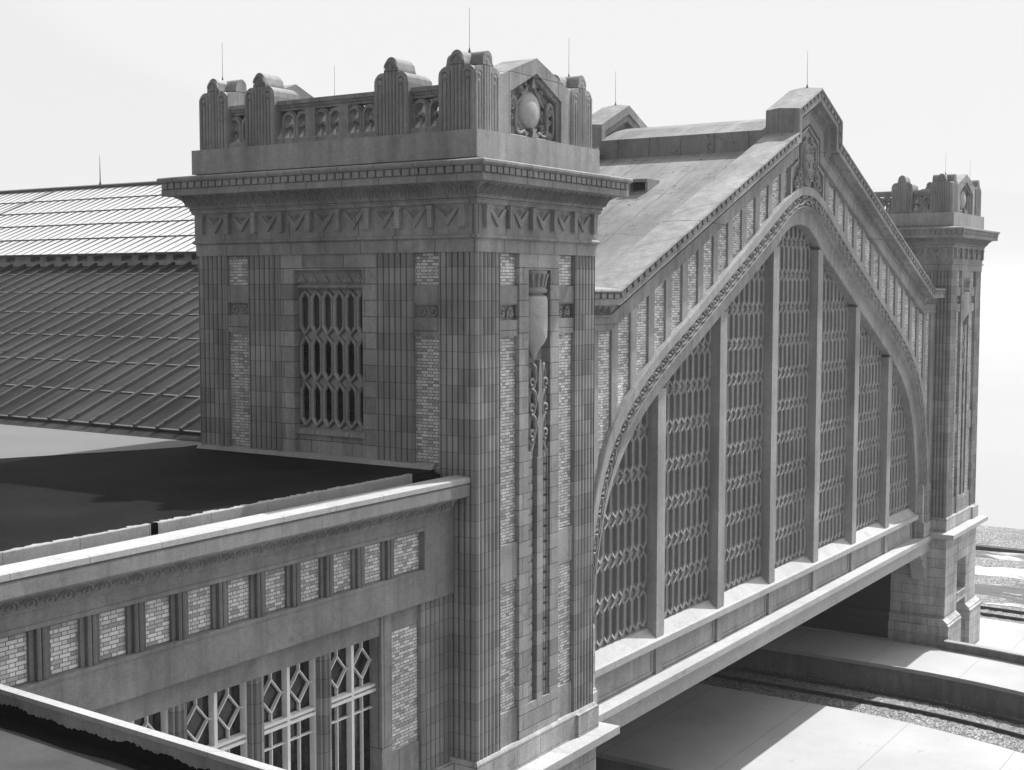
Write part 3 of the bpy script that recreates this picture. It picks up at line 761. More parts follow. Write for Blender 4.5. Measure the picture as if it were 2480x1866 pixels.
# archivolt
b = MB()
prof = [(0, 1.62), (0, .99), (.02, .96), (.36, .96), (.40, .94), (.42, .86), (.44, .80), (.47, .76), (.47, .70), (.485, .70), (.495, .80), (.755, .80), (.765, .70), (.775, .68), (.78, .68), (.97, .68), (1.0, .71), (1.0, 1.2), (0, 1.62)]
b.loops([[Vector((FI[i][0]+(FO[i][0]-FI[i][0])*s, y, FI[i][1]+(FO[i][1]-FI[i][1])*s)) for i in range(len(FI))] for s, y in prof], closed=False)
arch = b.build('archivolt', M['smooth'], H, False)
b = MB()
acc = 0; last = None
def mid(i, s): return Vector((FI[i][0]+(FO[i][0]-FI[i][0])*s, 0, FI[i][1]+(FO[i][1]-FI[i][1])*s))
PL = [mid(i, .59) for i in range(len(FI))]
cum = [0]
for i in range(1, len(PL)): cum.append(cum[-1]+(PL[i]-PL[i-1]).length)
def atlen(s, fr):
    s = min(max(s, 0), cum[-1]-1e-4)
    for i in range(len(cum)-1):
        if cum[i+1] >= s: break
    k = (s-cum[i])/(cum[i+1]-cum[i]); return mid(i, fr).lerp(mid(i+1, fr), k)
n = int(cum[-1]/.5); p = cum[-1]/n
for i in range(n):
    s = p*(i+.5); side = 1 if s < cum[-1]/2 else -1
    def Q(a, f, y=.74):
        q = atlen(s+side*a*p, .5+(f-.5)*1.5); q.y = y-.0; return q
    b.tube([Q(-.55, .535), Q(-.2, .53), Q(.2, .545), Q(.42, .59), Q(.38, .645), Q(.1, .66), Q(-.05, .63), Q(.05, .595), Q(.2, .605)], .04, 5, [.03, .05, .065, .065, .062, .058, .05, .04, .03])
    b.tube([Q(-.45, .655, .75), Q(-.3, .60, .74), Q(-.05, .57, .75)], .03, 4, [.02, .055, .02])
b.build('scroll_moulding', M['orn'], arch, True)
# brick spandrel wall
b = MB()
low = offs(RK, 1.10)
poly = [(5.42, -11.69)]+[(5.42, low[0][1])]+low[1:-1]+[(38.98, low[-1][1]), (38.98, -11.69)]
inn = [(x, z) for x, z in FO]
# trim outline so that it runs just inside the archivolt
tr = [(FI[i][0]+(FO[i][0]-FI[i][0])*.9, FI[i][1]+(FO[i][1]-FI[i][1])*.9) for i in range(len(FI))]
b.prism(WF, poly+list(reversed(tr)), -1.25, -.86)
b.build('brick_wall', M['brick'], H)
# vertical strips
def rkz(x):
    x0 = CX-abs(x-CX)
    P = low[:5]
    if x0 <= P[1][0]: return P[1][1]
    return P[1][1]+(x0-P[1][0])*(P[2][1]-P[1][1])/(P[2][0]-P[1][0])
for k in range(-14, 15):
    if abs(k) < 2: continue
    a, c = CX+1.1*k-.18, CX+1.1*k+.18
    if abs(k) == 14: a, c = (6.62, 6.98) if k < 0 else (CX*2-6.98, CX*2-6.62)
    za = interp(OS, a)-.06; zc = interp(OS, c)-.06
    if abs(a-CX) > 16.29: za = -11.69
    if abs(c-CX) > 16.29: zc = -11.69
    b = MB(); b.prism(WF, [(a, za), (c, zc), (c, rkz(c)+.05), (a, rkz(a)+.05)], -.87, -.79); b.build('pilaster_strip', M['smooth'], H)
for a, c in ((5.42, 5.95), (38.45, 38.98)):
    b = MB(); b.box(WF, a, c, -.87, -.74, -9.3, -1.10); b.build('pilaster_strip', M['smooth'], H)
b = MB(); b.prism(WF, [(CX-1.68, interp(OS, CX-1.68)-.05), (CX+1.68, interp(OS, CX+1.68)-.05), (CX+1.68, rkz(CX+1.68)+.05), (CX+1.1, 4.62), (CX+1.1, 5.5), (CX, 6.0), (CX-1.1, 5.5), (CX-1.1, 4.62), (CX-1.68, rkz(CX-1.68)+.05)], -.87, -.80)
cp = b.build('crest_panel', M['smooth'], H)
NP = [(CX-1.66, 2.9), (CX-1.66, 4.20), (CX-1.02, 4.52), (CX-1.02, 5.36), (CX, 5.84), (CX+1.02, 5.36), (CX+1.02, 4.52), (CX+1.66, 4.20), (CX+1.66, 2.9)]
NI = [(CX+(x-CX)*.93, z-.06) for x, z in NP]
b = MB()
for i in range(8):
    b.prism(WF, [NP[i], NP[i+1], NI[i+1], NI[i]], -.80, -.70)
b.build('crest_frame', M['smooth'], cp)
b = MB(); b.dome(WF, CX, 4.45, .60, .86, -.80, .08, 3, 32); b.dome(WF, CX, 4.45, .53, .79, -.74, .16, 6, 32); crest = b.build('crest', M['orn'], H, True)
b = MB()
# shield charges: wavy bands, two small crosses, a curved fish form above
for z in (4.86, 4.84-.25, 4.2, 4.12, 4.04, 3.96, 3.88):
    w = .5*math.sqrt(max(.05, 1-((z-4.45)/.79)**2))
    b.tube([WF(CX+w*t, -.64+.06*(1-t*t), z+.015*math.sin(t*14)) for t in [-.9+.15*k for k in range(13)]], .016, 4)
for s in (-1, 1):
    b.box(WF, CX+s*.2-.02, CX+s*.2+.02, -.64, -.555, 4.30, 4.52); b.box(WF, CX+s*.2-.07, CX+s*.2+.07, -.64, -.56, 4.385, 4.435)
curve(b, WF, [(CX-.18, 5.0), (CX+.02, 5.1), (CX+.14, 4.98), (CX+.02, 4.9), (CX-.1, 4.93)], -.56, .04)
curve(b, WF, [(CX-.1, 3.82), (CX-.16, 4.0), (CX-.02, 4.12), (CX+.12, 4.0), (CX+.04, 3.86)], -.6, .035)
for s in (-1, 1):
    U = lambda a: CX+s*a
    curve(b, WF, [(U(.1), 5.42), (U(.3), 5.38), (U(.42), 5.2), (U(.6), 5.15), (U(.68), 4.9), (U(.62), 4.7)], -.70, .07)
    curve(b, WF, [(U(.72), 5.1), (U(.8), 4.85), (U(.72), 4.55), (U(.78), 4.3)], -.72, .06)
    scroll(b, WF, U(.86), 4.05, .22, 1.4, -.70, .06, s, R(80)); scroll(b, WF, U(1.16), 3.72, .22, 1.3, -.72, .06, s, R(100))
    scroll(b, WF, U(.62), 3.7, .16, 1.2, -.72, .05, -s, R(60)); scroll(b, WF, U(.3), 5.3, .1, 1.2, -.7, .04, s, 0)
    for k in range(5): curve(b, WF, [(U(1.45-.1*k), 2.98+.12*k), (U(1.4-.14*k), 3.25+.1*k), (U(1.2-.1*k), 3.42+.1*k)], -.74, .05)
    curve(b, WF, [(U(.05), 3.62), (U(.3), 3.55), (U(.5), 3.42), (U(.8), 3.3)], -.74, .06)
b.build('crest_relief', M['orn'], crest, True)
# mullions, windows
MX = [CX+4.4*k for k in (-2.5, -1.5, -.5, .5, 1.5, 2.5)]
for m in MX:
    zt = min(interp(IS, m-.28), interp(IS, m+.28))+.15
    b = MB(); b.box(WF, m-.26, m+.26, -1.62, -.98, -10.55, zt); b.build('mullion', M['smooth'], H)
ED = [CX-15.25]+MX+[CX+15.25]
ins = lambda u, z: abs(u-CX) < 15.25 and z < interp(IS, u)+.25
for k in range(7):
    a = ED[k]+(.28 if k else 0); c = ED[k+1]-(.28 if k < 6 else 0)
    top = max(interp(IS, a+.001), interp(IS, c-.001), interp(IS, min(max(CX, a), c)))
    xs = [a+(c-a)*i/8 for i in range(9)]
    b = MB(); b.prism(WF, [(a, -10.3), (c, -10.3)]+[(x, interp(IS, x)+.12) for x in reversed(xs)], -1.55, -1.50)
    w = b.build('window', M['glassg'], H)
    zt = -10.25+1.19*math.ceil((top+.2+10.25)/1.19)
    b = MB(); lattice(b, WF, a, c, -10.25, zt, 9 if 0 < k < 6 else 9, 1.19, -1.29, ins, t=.06, dep=.19); b.build('lattice', M['lattice'], w)
# sill, dado, ledge
b = MB(); b.sweep(WF, [(-1.8, -10.8), (-.85, -10.8), (-.85, -10.60), (-.98, -10.585), (-1.27, -10.30), (-1.8, -10.26)], 6.9, 37.45); b.build('sill', M['ledge'], H)
b = MB(); b.box(WF, 5.43, 38.97, -1.8, -1.12, -11.69, -10.8)
b.build('dado', M['smooth'], H)
ex = [CX-15.3]+MX+[CX+15.3]
for k in range(7):
    a, c = ex[k]+.22, ex[k+1]-.22
    b = MB(); b.ring(WF, [(a, -11.68), (c, -11.68), (c, -10.81), (a, -10.81)], [(a+.13, -11.58), (c-.13, -11.58), (c-.13, -10.9), (a+.13, -10.9)], -1.12, -1.09)
    b.build('dado_panel', M['smooth'], H)
for m in MX:
    b = MB(); b.box(WF, m-.2, m+.2, -1.12, -1.0, -11.69, -10.81); b.build('pedestal', M['smooth'], H)
for a, c in ((5.43, 6.75), (37.65, 38.97)):
    b = MB(); b.box(WF, a, c, -1.25, -.72, -10.98, -9.3); b.sweep(WF, [(-1.25, -9.3), (-.72, -9.3), (-.76, -9.2), (-1.25, -9.2)], a, c); b.sweep(WF, [(-1.25, -11.69), (-.64, -11.69), (-.64, -11.08), (-.70, -10.98), (-1.25, -10.98)], a-.0, c+.0)
    b.build('end_pier', M['ashlar'], H)
b = MB(); b.sweep(WF, [(-1.9, -11.70), (-.57, -11.71), (-.55, -11.73), (-.55, -11.93), (-.63, -11.97), (-.66, -12.05), (-.66, -12.12), (-.72, -12.14), (-.72, -12.52), (-1.9, -12.52)], 5.43, 38.97); b.build('ledge', M['ledge'], H)
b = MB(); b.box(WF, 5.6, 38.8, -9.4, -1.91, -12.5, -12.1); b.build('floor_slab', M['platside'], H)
for s, xx in ((1, 38.94), (-1, 5.46)):
    for yy in (1.0,):
        b = MB(); G = lambda u, d, z, s=s, xx=xx: Vector((xx-s*d, .95+u, z))
        b.prism(lambda u, d, z, s=s, xx=xx: Vector((xx-s*u, 1.15+d, z)), [(0, -12.53), (1.0, -12.53), (.95, -12.75), (.75, -12.85), (.70, -13.1), (.5, -13.25), (.42, -13.55), (.2, -13.9), (0, -14.0)], -.32, .32)
        F3 = lambda u, d, z, s=s, xx=xx: Vector((xx-s*u, .83-d, z))
        scroll(b, F3, .55, -12.9, .2, 1.4, .02, .05, 1, 0); scroll(b, F3, .25, -13.55, .14, 1.3, .02, .04, 1, 0)
        b.build('console_bracket', M['pale'], H, False)
# roof
def roofz(x): return 4.77+.4245*(20-x) * -1 if x < CX else 4.77+.4245*(x-24.4)*-1
b = MB()
for s in (-1, 1):
    X = lambda v: CX+s*v
    P = [(X(2.2), 4.85), (X(16.78), 4.85-.4245*14.58), (X(16.78), 4.55-.4245*14.58), (X(2.2), 4.55)]
    b.prism(WF, P, -8.4, -1.47)
b.build('roof', M['roof'], H)
b = MB(); b.prism(WF, [(20.02, 4.3), (20.02, 5.55), (21.2, 6.0), (22.2, 6.22), (23.2, 6.0), (24.38, 5.55), (24.38, 4.3)], -8.4, -1.47); b.build('ridge_roof', M['roof'], H)
RK2 = [(5.42, -.1), (7.2, -.1), (20.0, 5.33), (20.0, 6.16), (22.2, 7.12), (24.4, 6.16), (24.4, 5.33), (37.2, -.1), (38.98, -.1)]
b = MB(); path_sweep(b, RK2, [(9.3, 0), (8.7, -.07), (8.08, 0), (8.08, .30), (8.16, .32), (8.16, .55), (8.38, .56), (8.38, 1.2), (9.3, 1.2)]); b.build('rear_gable_coping', M['stone'], H)
b = MB(); lo2 = offs(RK2, 1.15); b.prism(WF, [(5.6, -12.4), (5.6, lo2[0][1])]+lo2[1:-1]+[(38.8, lo2[-1][1]), (38.8, -12.4)], -9.2, -8.42); b.build('rear_wall', M['smooth'], H)
b = MB(); v = (8.9, 2.66); zz = 4.85+.4245*(8.0-20)
b = MB()
Fv = Fr(16.2, 4.2, (0, 1), (-1, 0))
zr = 4.85+.4245*(16.2-20)
b.box(Fv, -.06, .72, -.9, .06, zr-.1, zr+.02); b.box(Fv, -.06, .72, -.9, .04, zr+.36, zr+.46); b.box(Fv, -.06, .02, -.9, 0, zr+.02, zr+.36); b.box(Fv, .60, .72, -.9, 0, zr+.02, zr+.36)
b.box(Fv, .02, .60, -1.0, -.5, zr+.02, zr+.36)
rv = b.build('roof_vent', M['stone'], H)
b = MB(); b.box(Fv, .021, .599, -.49, -.25, zr+.021, zr+.359); b.build('vent_opening', M['void'], rv)
for x, y, z in ((22.2, .8, 7.2), (22.2, 8.7, 7.15)):
    b = MB(); b.tube([(x, y, z-.05), (x, y, z+.08), (x, y, z+.16), (x, y, z+1.35)], .01, 5, [.08, .03, .009, .005]); b.build('lightning_rod', M['iron'], H)

# ================================================================== TRAIN SHED
SH = thing('train_shed', 'long train shed with dark ribbed lower roof and pale glazed upper roof', 'train shed', (22.2, 40, -18))
Y0, Y1 = 9.45, 75
tl = .41
def lz(x): return -4.1+tl*(x-.9)
def slope_prism(b, x0, x1, zf, th, y0, y1, mirror):
    Xm = (lambda x: 2*CX-x) if mirror else (lambda x: x)
    b.prism(WF, [(Xm(x0), zf(x0)), (Xm(x1), zf(x1)), (Xm(x1), zf(x1)-th), (Xm(x0), zf(x0)-th)], -y1, -y0)
def obar(b, P, Q, w, h, side=Vector((0, 1, 0))):   # bar from P to Q, width along side, height h above
    P, Q = Vector(P), Vector(Q); t = (Q-P).normalized(); nrm = t.cross(side).normalized()
    if nrm.z < 0: nrm = -nrm
    vs = []
    for p in (P, Q):
        for s in (-w/2, w/2):
            for k in (-.01, h): vs.append(p+side*s+nrm*k)
    b.add(vs, [(0, 1, 3, 2), (4, 6, 7, 5), (0, 4, 5, 1), (2, 3, 7, 6), (0, 2, 6, 4), (1, 5, 7, 3)])
PU = [1.2, 3.03, 4.87, 6.7, 8.53, 10.35, 12.2, 13.4]
for mr in (False, True):
    b = MB()
    for i in range(len(PU)-1):     # lapped sheets: each course stands slightly above the next lower one
        f = lambda x, i=i: lz(x)+.03-.022*(x-PU[i])/(PU[i+1]-PU[i])
        slope_prism(b, PU[i]-.05, PU[i+1], f, .06, Y0, Y1, mr)
    slope_prism(b, .80, 1.25, lambda x: lz(x)-.03, .10, Y0, Y1, mr)
    lr = b.build('lower_roof', M['lroof'], SH)
    b = MB()
    y = Y0+.34
    Xm = (lambda x: 2*CX-x) if mr else (lambda x: x)
    while y < Y1:
        obar(b, (Xm(1.12), y, lz(1.12)), (Xm(13.5), y, lz(13.5)), .12, .13)
        if y < 34:
            for x in PU[:-1]: obar(b, (Xm(x+.16), y, lz(x+.16)+.11), (Xm(x+.24), y, lz(x+.24)+.11), .13, .04)
        y += .94
    b.build('ribs', M['bar'], lr)
    for x in PU[:-1]:
        b = MB(); obar(b, (Xm(x-.06), (Y0+Y1)/2, lz(x-.06)+.02), (Xm(x+.0), (Y0+Y1)/2, lz(x)+.02), Y1-Y0, .02); b.build('sheet_lap', M['lap_strip'], lr)
    b = MB()
    xc = 13.12
    b.box(WF, *sorted((Xm(xc-.05), Xm(xc+.25))), -Y1, -Y0, .80, 1.10); b.box(WF, *sorted((Xm(13.30), Xm(13.50))), -Y1, -Y0, 1.0, 1.19)
    y = Y0; q = 0
    while y < Y1:
        wdt = .42 if q % 5 else 1.1
        b.box(WF, *sorted((Xm(xc), Xm(xc+.18))), -(y+wdt), -y, 1.10, 1.46); y += wdt+.62; q += 1
    b.build('clerestory_posts', M['smooth'], SH)
    uz = lambda x: 5.2-tl*(22.2-x)
    UP = [12.95, 14.8, 16.65, 18.5, 20.35, 22.2]
    b = MB()
    for i in range(5):
        f = lambda x, i=i: uz(x)+.04-.035*(x-UP[i])/1.85
        slope_prism(b, UP[i]-.06, UP[i+1]-(.0 if i < 4 else .001), f, .10, Y0, Y1, mr)
    ur = b.build('upper_roof', M['uroof'], SH)
    b = MB(); y = Y0+.2
    while y < Y1:
        obar(b, (Xm(12.9), y, uz(12.9)), (Xm(22.15), y, uz(22.15)), .04, .05); y += .605
    for x in UP[:-1]: b.box(WF, *sorted((Xm(x-.10), Xm(x-.06))), -Y1, -Y0, uz(x)-.08, uz(x)+.015)
    obar(b, (Xm(12.9), 42.4, uz(12.9)), (Xm(22.15), 42.4, uz(22.15)), .2, .06)
    b.build('ribs', M['bar'], ur)
b = MB(); b.prism(WF, [(22.0, 5.15), (22.0, 5.27), (22.2, 5.34), (22.4, 5.27), (22.4, 5.15)], -Y1, -Y0); b.build('ridge_cap', M['iron'], SH)
b = MB(); b.box(WF, .95, 1.2, -Y1, -Y0, -18, -4.2); b.box(WF, 43.2, 43.45, -Y1, -Y0, -18, -4.2); b.box(WF, 1.2, 43.2, -Y1-.3, -Y1, -18, -4.1); b.build('interior_shade_wall', M['smooth'], SH)  # unseen walls, added to keep the shed interior dark
b = MB(); b.tube([(22.2, 39.2, 5.3), (22.2, 39.2, 5.5), (22.2, 39.2, 6.85)], .01, 5, [.08, .03, .008]); b.build('lightning_rod', M['iron'], SH)

# ================================================================== SIDE WING
WG = thing('side_wing', 'low flat-roofed wing joining the near tower, brick frieze panels above diamond-paned windows', 'building wing', (-10, 6, -18))
XL = -17.5
b = MB()
b.box(WF, XL, -.01, -14, -.62, -5.36, -4.60)
b.box(WF, XL, -.01, -14, -.86, -6.30, -5.36)
b.box(WF, XL, -.01, -14, -.62, -7.02, -6.30); b.box(WF, -1.10, -.01, -.86, -.62, -6.30, -5.36)
b.box(WF, XL, -.01, -14, -.80, -7.50, -7.02)
b.box(WF, XL, -.01, -14, -1.5, -18, -7.50)
b.build('wall', M['wingstone'], WG)
b = MB()
b.sweep(WF, [(-.66, -4.42), (-.15, -4.42), (-.15, -4.32), (-.18, -4.295), (-.56, -4.27), (-.66, -4.33)], XL, -.005); b.build('parapet_coping', M['ledge'], WG)  # top slab paler than the fascia, its sunlight put into the colour
b = MB(); b.sweep(WF, [(-.66, -4.70), (-.18, -4.74), (-.16, -4.70), (-.16, -4.47), (-.20, -4.44), (-.20, -4.421), (-.66, -4.421)], XL, -.005); b.build('fascia', M['wingstone'], WG)
b = MB(); b.sweep(WF, [(-.7, -4.74), (-.30, -4.745), (-.34, -4.78), (-.44, -4.86), (-.50, -4.98), (-.52, -5.02), (-.56, -5.04), (-.56, -5.08), (-.62, -5.10), (-.7, -5.10)], XL, -.20)
cm = b.build('cove_moulding', M['wingstone'], WG)
b = MB(); leafrow(b, lambda s, t: WF(s, -.47+.10*(1-t)+.0, -4.84-.16*t) if False else WF(s, -.50+.13*t, -5.0+.2*t), XL, -.3, .36, .017); b.build('leaf_moulding', M['orn'], cm, True)
# frieze panels and fluted strips
b = MB()
b.ring(WF, [(XL, -6.34), (-1.08, -6.34), (-1.08, -5.32), (XL, -5.32)], [(XL+.06, -6.27), (-1.15, -6.27), (-1.15, -5.40), (XL+.06, -5.40)], -.80, -.60)
b.build('panel_frame', M['wingstone'], WG)
c = -2.32; edges = [(-1.16, -2.13)]
k = 0; prev = -1.16
while c > XL+.5:
    b = MB(); b.box(WF, c+.20, prev-.001, -.855, -.76, -6.26, -5.41); b.build('brick_panel', M['brick'], WG)
    b = MB(); b.prismz(WF, [(c-.20, -.86), (c-.20, -.70), (c-.11, -.70), (c-.115, -.80), (c-.095, -.80), (c-.09, -.64), (c-.05, -.625), (c-.012, -.64), (c-.01, -.76), (c+.01, -.76), (c+.012, -.64), (c+.05, -.625), (c+.09, -.64), (c+.095, -.80), (c+.115, -.80), (c+.11, -.70), (c+.20, -.70), (c+.20, -.86)], -6.265, -5.405)
    b.build('fluted_strip', M['wingdark'], WG); prev = c-.20; c -= .99; k += 1
# piers below
b = MB(); b.prismz(WF, [(u, d-.72) for u, d in reeds(-1.14, -.02, 6)]+[(-.02, -1.5), (-1.14, -1.5)], -10.2-.8, -7.021); b.build('fluted_pilaster', M['terra_reed'], WG, True)
b = MB(); b.box(WF, -2.14, -1.15, -1.49, -.82, -10.19, -7.44); b.build('brick_panel', M['brick'], WG)
b = MB(); b.box(WF, -2.14, -1.15, -1.49, -.78, -11, -10.191); b.box(WF, -2.14, -1.15, -1.49, -.81, -7.439, -7.03); b.box(WF, -2.50, -2.141, -1.49, -.76, -11.0, -7.03)
b.build('jamb', M['stone'], WG)
b = MB(); b.sweep(WF, [(-1.5, -10.99), (-.66, -10.99), (-.60, -11.05), (-.60, -11.3), (-.66, -11.35), (-1.5, -11.35)], XL, -.03); b.box(WF, XL, -.03, -1.5, -.70, -18, -11.36); b.build('plinth', M['ashlar'], WG)
m = -4.225; kx = 0
while m > XL:
    b = MB(); b.prismz(WF, [(m+q*.70, -1.49 if d < -1 else -.90+(d+.86)*1.1) for q, d in [(-.24, -1.49), (-.24, -.80), (-.17, -.80), (-.16, -.90), (-.13, -.86), (-.11, -.76), (-.05, -.73), (-.008, -.77), (0, -.88), (.008, -.77), (.05, -.73), (.11, -.76), (.13, -.86), (.16, -.90), (.17, -.80), (.24, -.80), (.24, -1.49)]], -10.98, -7.501)
    b.build('mullion_pier', M['terra_reed'], WG)
    m -= 1.98; kx += 1
a = -2.50
while a-1.5 > XL:
    c0, c1 = a-1.56, a+.09
    b = MB(); b.box(WF, c0, c1, -1.22, -1.10, -10.98, -7.5); w = b.build('window', M['glass'], WG)
    b = MB(); mm = (c0+c1)/2
    b.ring(WF, [(c0, -10.97), (c1, -10.97), (c1, -7.502), (c0, -7.502)], [(c0+.05, -10.9), (c1-.05, -10.9), (c1-.05, -7.56), (c0+.05, -7.56)], -1.10, -.96)
    b.box(WF, mm-.04, mm+.04, -1.10, -.95, -10.9, -7.56)
    b.box(WF, c0+.05, c1-.05, -1.10, -.92, -8.73, -8.67); b.box(WF, c0+.05, c1-.05, -1.10, -.94, -8.63, -8.57)
    for s0, s1 in ((c0+.05, mm-.04), (mm+.04, c1-.05)):
        q = (s0+s1)/2
        for zz0, zz1 in ((-8.56, -8.42), (-7.70, -7.56)): b.box(WF, q-.013, q+.013, -1.10, -1.02, zz0, zz1)
        D = [(q, -8.42), (s1-.07, -8.06), (q, -7.70), (s0+.07, -8.06)]
        Di = [(q, -8.375), (s1-.092, -8.06), (q, -7.745), (s0+.092, -8.06)]
        b.ring(WF, D, Di, -1.10, -1.02)
        b.box(WF, s1-.09, s1, -1.10, -1.02, -8.073, -8.047); b.box(WF, s0, s0+.09, -1.10, -1.02, -8.073, -8.047)
        b.box(WF, q-.013, q+.013, -1.10, -1.02, -10.9, -8.74); b.box(WF, s0, s1, -1.10, -1.025, -9.12, -9.09)
    b.build('window_frame', M['white'], w)
    a -= 1.98
# roof with gutter and kerb
b = MB(); b.box(WF, XL, -.01, -14.0, -1.16, -4.60, -4.20)
b.box(WF, -.9, -.01, -1.16, -1.0, -4.60, -4.28)
b.build('tar_roof', M['tar'], WG)
b = MB(); b.box(WF, XL, -.01, -1.09, -.66, -4.62, -4.58); b.build('gutter', M['tar'], WG)
def ragged(b, x0, x1):
    n = int((x1-x0)/.06); top = []; 
    P = [(x0+(x1-x0)*i/n) for i in range(n+1)]
    ys = [1.20+.02*math.sin(i*.31)+random.uniform(-.06, .06) for i in range(n+1)]
    vs = []
    for x, y in zip(P, ys): vs += [Vector((x, 1.09, -4.58)), Vector((x, 1.09, -4.20)), Vector((x, 1.10, -4.185)), Vector((x, y, -4.185)), Vector((x, y, -4.21))]
    b.add(vs, [(5*i+k, 5*i+5+k, 5*i+6+k, 5*i+1+k) for i in range(n) for k in range(4)])
b = MB(); ragged(b, XL, -8.55); ragged(b, -8.38, -.95); b.build('roof_kerb', M['coping'], WG)
b = MB()
b.add([(XL, 14.0, -4.196), (.85, 14.0, -4.196), (.85, 9.6, -4.196), (.3, 9.05, -4.196), (-.2, 9.05, -4.196), (-4.8, 10.9, -4.196), (XL, 16.0-.2, -4.196)][0:6]+[(-12.8, 14.0, -4.196)], [(0, 6, 5, 4, 3, 2, 1)])
b.v = []; b.f = []
b.prism(lambda u, d, z: Vector((u, z, d)), [(-.25, 9.2), (.85, 9.25), (.85, 40), (-30, 40), (-30, 21.8), (-4.6, 11.25)], -4.19, -4.18)
b.build('roof_screed', M['slab'], WG)
b = MB(); b.box(WF, -30, .95, -40, -14, -18, -4.2); b.box(WF, -.01, .94, -14.0, -9.12, -18, -4.2); b.build('rear_roof', M['tar'], WG)
b = MB()   # pale mortar flashing at the tower foot
P = reeds(0, 8.8, 48)
b.sweep(Fr(0, 0, (0, 1), (-1, 0)), [(-.06, -4.25), (.10, -4.20), (.03, -4.12), (-.06, -4.08)], 1.2, 8.86); b.build('flashing', M['coping'], WG)

# ================================================================== FOREGROUND ANNEX
AN = thing('annex_roof', 'foreground annex roof of grey felt behind a sunlit-topped parapet, lower left corner', 'building', (-20, -8, -18))
ax0, ay0, ax1, ay1 = -12.26, .58, -12.26-.0515*18, -17.5
dr = Vector((ax1-ax0, ay1-ay0, 0)).normalized(); nr = Vector((-dr.y, dr.x, 0))
if nr.x > 0: nr = -nr
GF = lambda u, d, z: Vector((ax0, ay0, z))+dr*u+nr*d      # d to the inside (-X)
Lp = 18.
b = MB(); b.box(GF, 0, Lp, 0.0, .16, -6.07, -6.0); b.build('coping', M['ledge'], AN)
b = MB(); b.box(GF, 0, Lp, .02, .14, -18, -6.071); b.build('parapet_wall', M['smooth'], AN)
b = MB(); b.box(GF, 0, Lp, .14, 22, -18, -6.43); b.build('roof', M['felt'], AN)
b = MB(); n = 420; vs = []
for i in range(n+1):
    u = Lp*i/n
    zt = -6.235+.02*math.sin(u*2.1)+.018*math.sin(u*7.3+1)+random.uniform(-.022, .022)
    dd = .40+.04*math.sin(u*.9+.5)+.02*math.sin(u*3.1)+random.uniform(-.008, .008)
    vs += [GF(u, .145, zt), GF(u, .145, -6.41), GF(u, .18, -6.425), GF(u, dd, -6.425)]
b.add(vs, [(4*i+k, 4*i+4+k, 4*i+5+k, 4*i+1+k) for i in range(n) for k in range(3)]); b.build('tar_seal', M['tar'], AN)

# ================================================================== PLATFORMS, TRACKS, GROUND
def struct(name, b, mat, kind='structure', label=None, cat=None):
    o = b.build(name, mat); o['kind'] = kind
    if label: o['label'] = label
    if cat: o['category'] = cat
    return o
def bend(y): return -.021*max(0, 1.5-y)**2 if y > -30 else -.021*31.5**2-(-30-y)*1.2
def strip(b, xa, xb, z0, z1, y0=-34, y1=12, n=60):
    L = []
    for i in range(n+1):
        y = y0+(y1-y0)*i/n; k = bend(y)
        L.append([Vector((xa+k, y, z0)), Vector((xb+k, y, z0)), Vector((xb+k, y, z1)), Vector((xa+k, y, z1))])
    b.loops(L, caps=True)
b = MB(); strip(b, 17.05, 26.95, -17.17, -17.0, y1=40); struct('platform', b, M['plat'], label='wide sunlit concrete platform nearest the camera below the beam', cat='platform')
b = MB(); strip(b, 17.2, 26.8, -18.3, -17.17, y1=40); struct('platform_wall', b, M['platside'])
b = MB(); strip(b, 34.15, 38.3, -17.17, -17.0, y1=40); struct('platform', b, M['plat'], label='narrow concrete platform between the tracks and the kerb wall by the far tower', cat='platform')
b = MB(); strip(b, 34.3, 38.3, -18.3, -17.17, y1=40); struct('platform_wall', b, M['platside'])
b = MB(); strip(b, 38.3, 38.62, -18.3, -16.66, y1=-.25); struct('kerb', b, M['platside'])
b = MB(); strip(b, 38.27, 38.66, -16.66, -16.60, y1=-.25); struct('kerb_coping', b, M['coping'])
b = MB(); b.add([(8, -60, -18.215), (80, -60, -18.215), (80, 80, -18.215), (8, 80, -18.215)], [(0, 1, 2, 3)]); struct('ballast_bed', b, M['ballast'])
b = MB(); strip(b, 38.6, 49.6, -18.3, -18.02, y1=60); struct('lower_platform', b, M['plat'])
b = MB(); n = 60; vs = []
for i in range(n+1):
    for j in range(n+1):
        x = 54+16.6*i/n; y = -40+80*j/n
        vs.append((x+bend(min(y, 1.5))*.4, y, -18.2+.10*math.sin(x*1.1+y*.3)*math.sin(y*.35)+random.uniform(-.03, .03)))
b.add(vs, [(i*(n+1)+j, (i+1)*(n+1)+j, (i+1)*(n+1)+j+1, i*(n+1)+j+1) for i in range(n) for j in range(n)])
struct('rough_ground', b, M['rough'])
b = MB(); strip(b, 70.0, 70.7, -18.6, -17.95, y0=-60, y1=80); struct('bank', b, M['bank'])
b = MB(); b.add([(-9000, -9000, -18.75), (9000, -9000, -18.75), (9000, 9000, -18.75), (-9000, 9000, -18.75)], [(0, 1, 2, 3)]); struct('ground', b, M['pale_ground'])
b = MB(); b.add([(-200, -200, -18.5), (17.2, -200, -18.5), (17.2, 200, -18.5), (-200, 200, -18.5)], [(0, 1, 2, 3)]); struct('unseen_dark_ground', b, M['low_bounce'])  # unseen dark ground, added to cut light bounced onto the left-facing walls
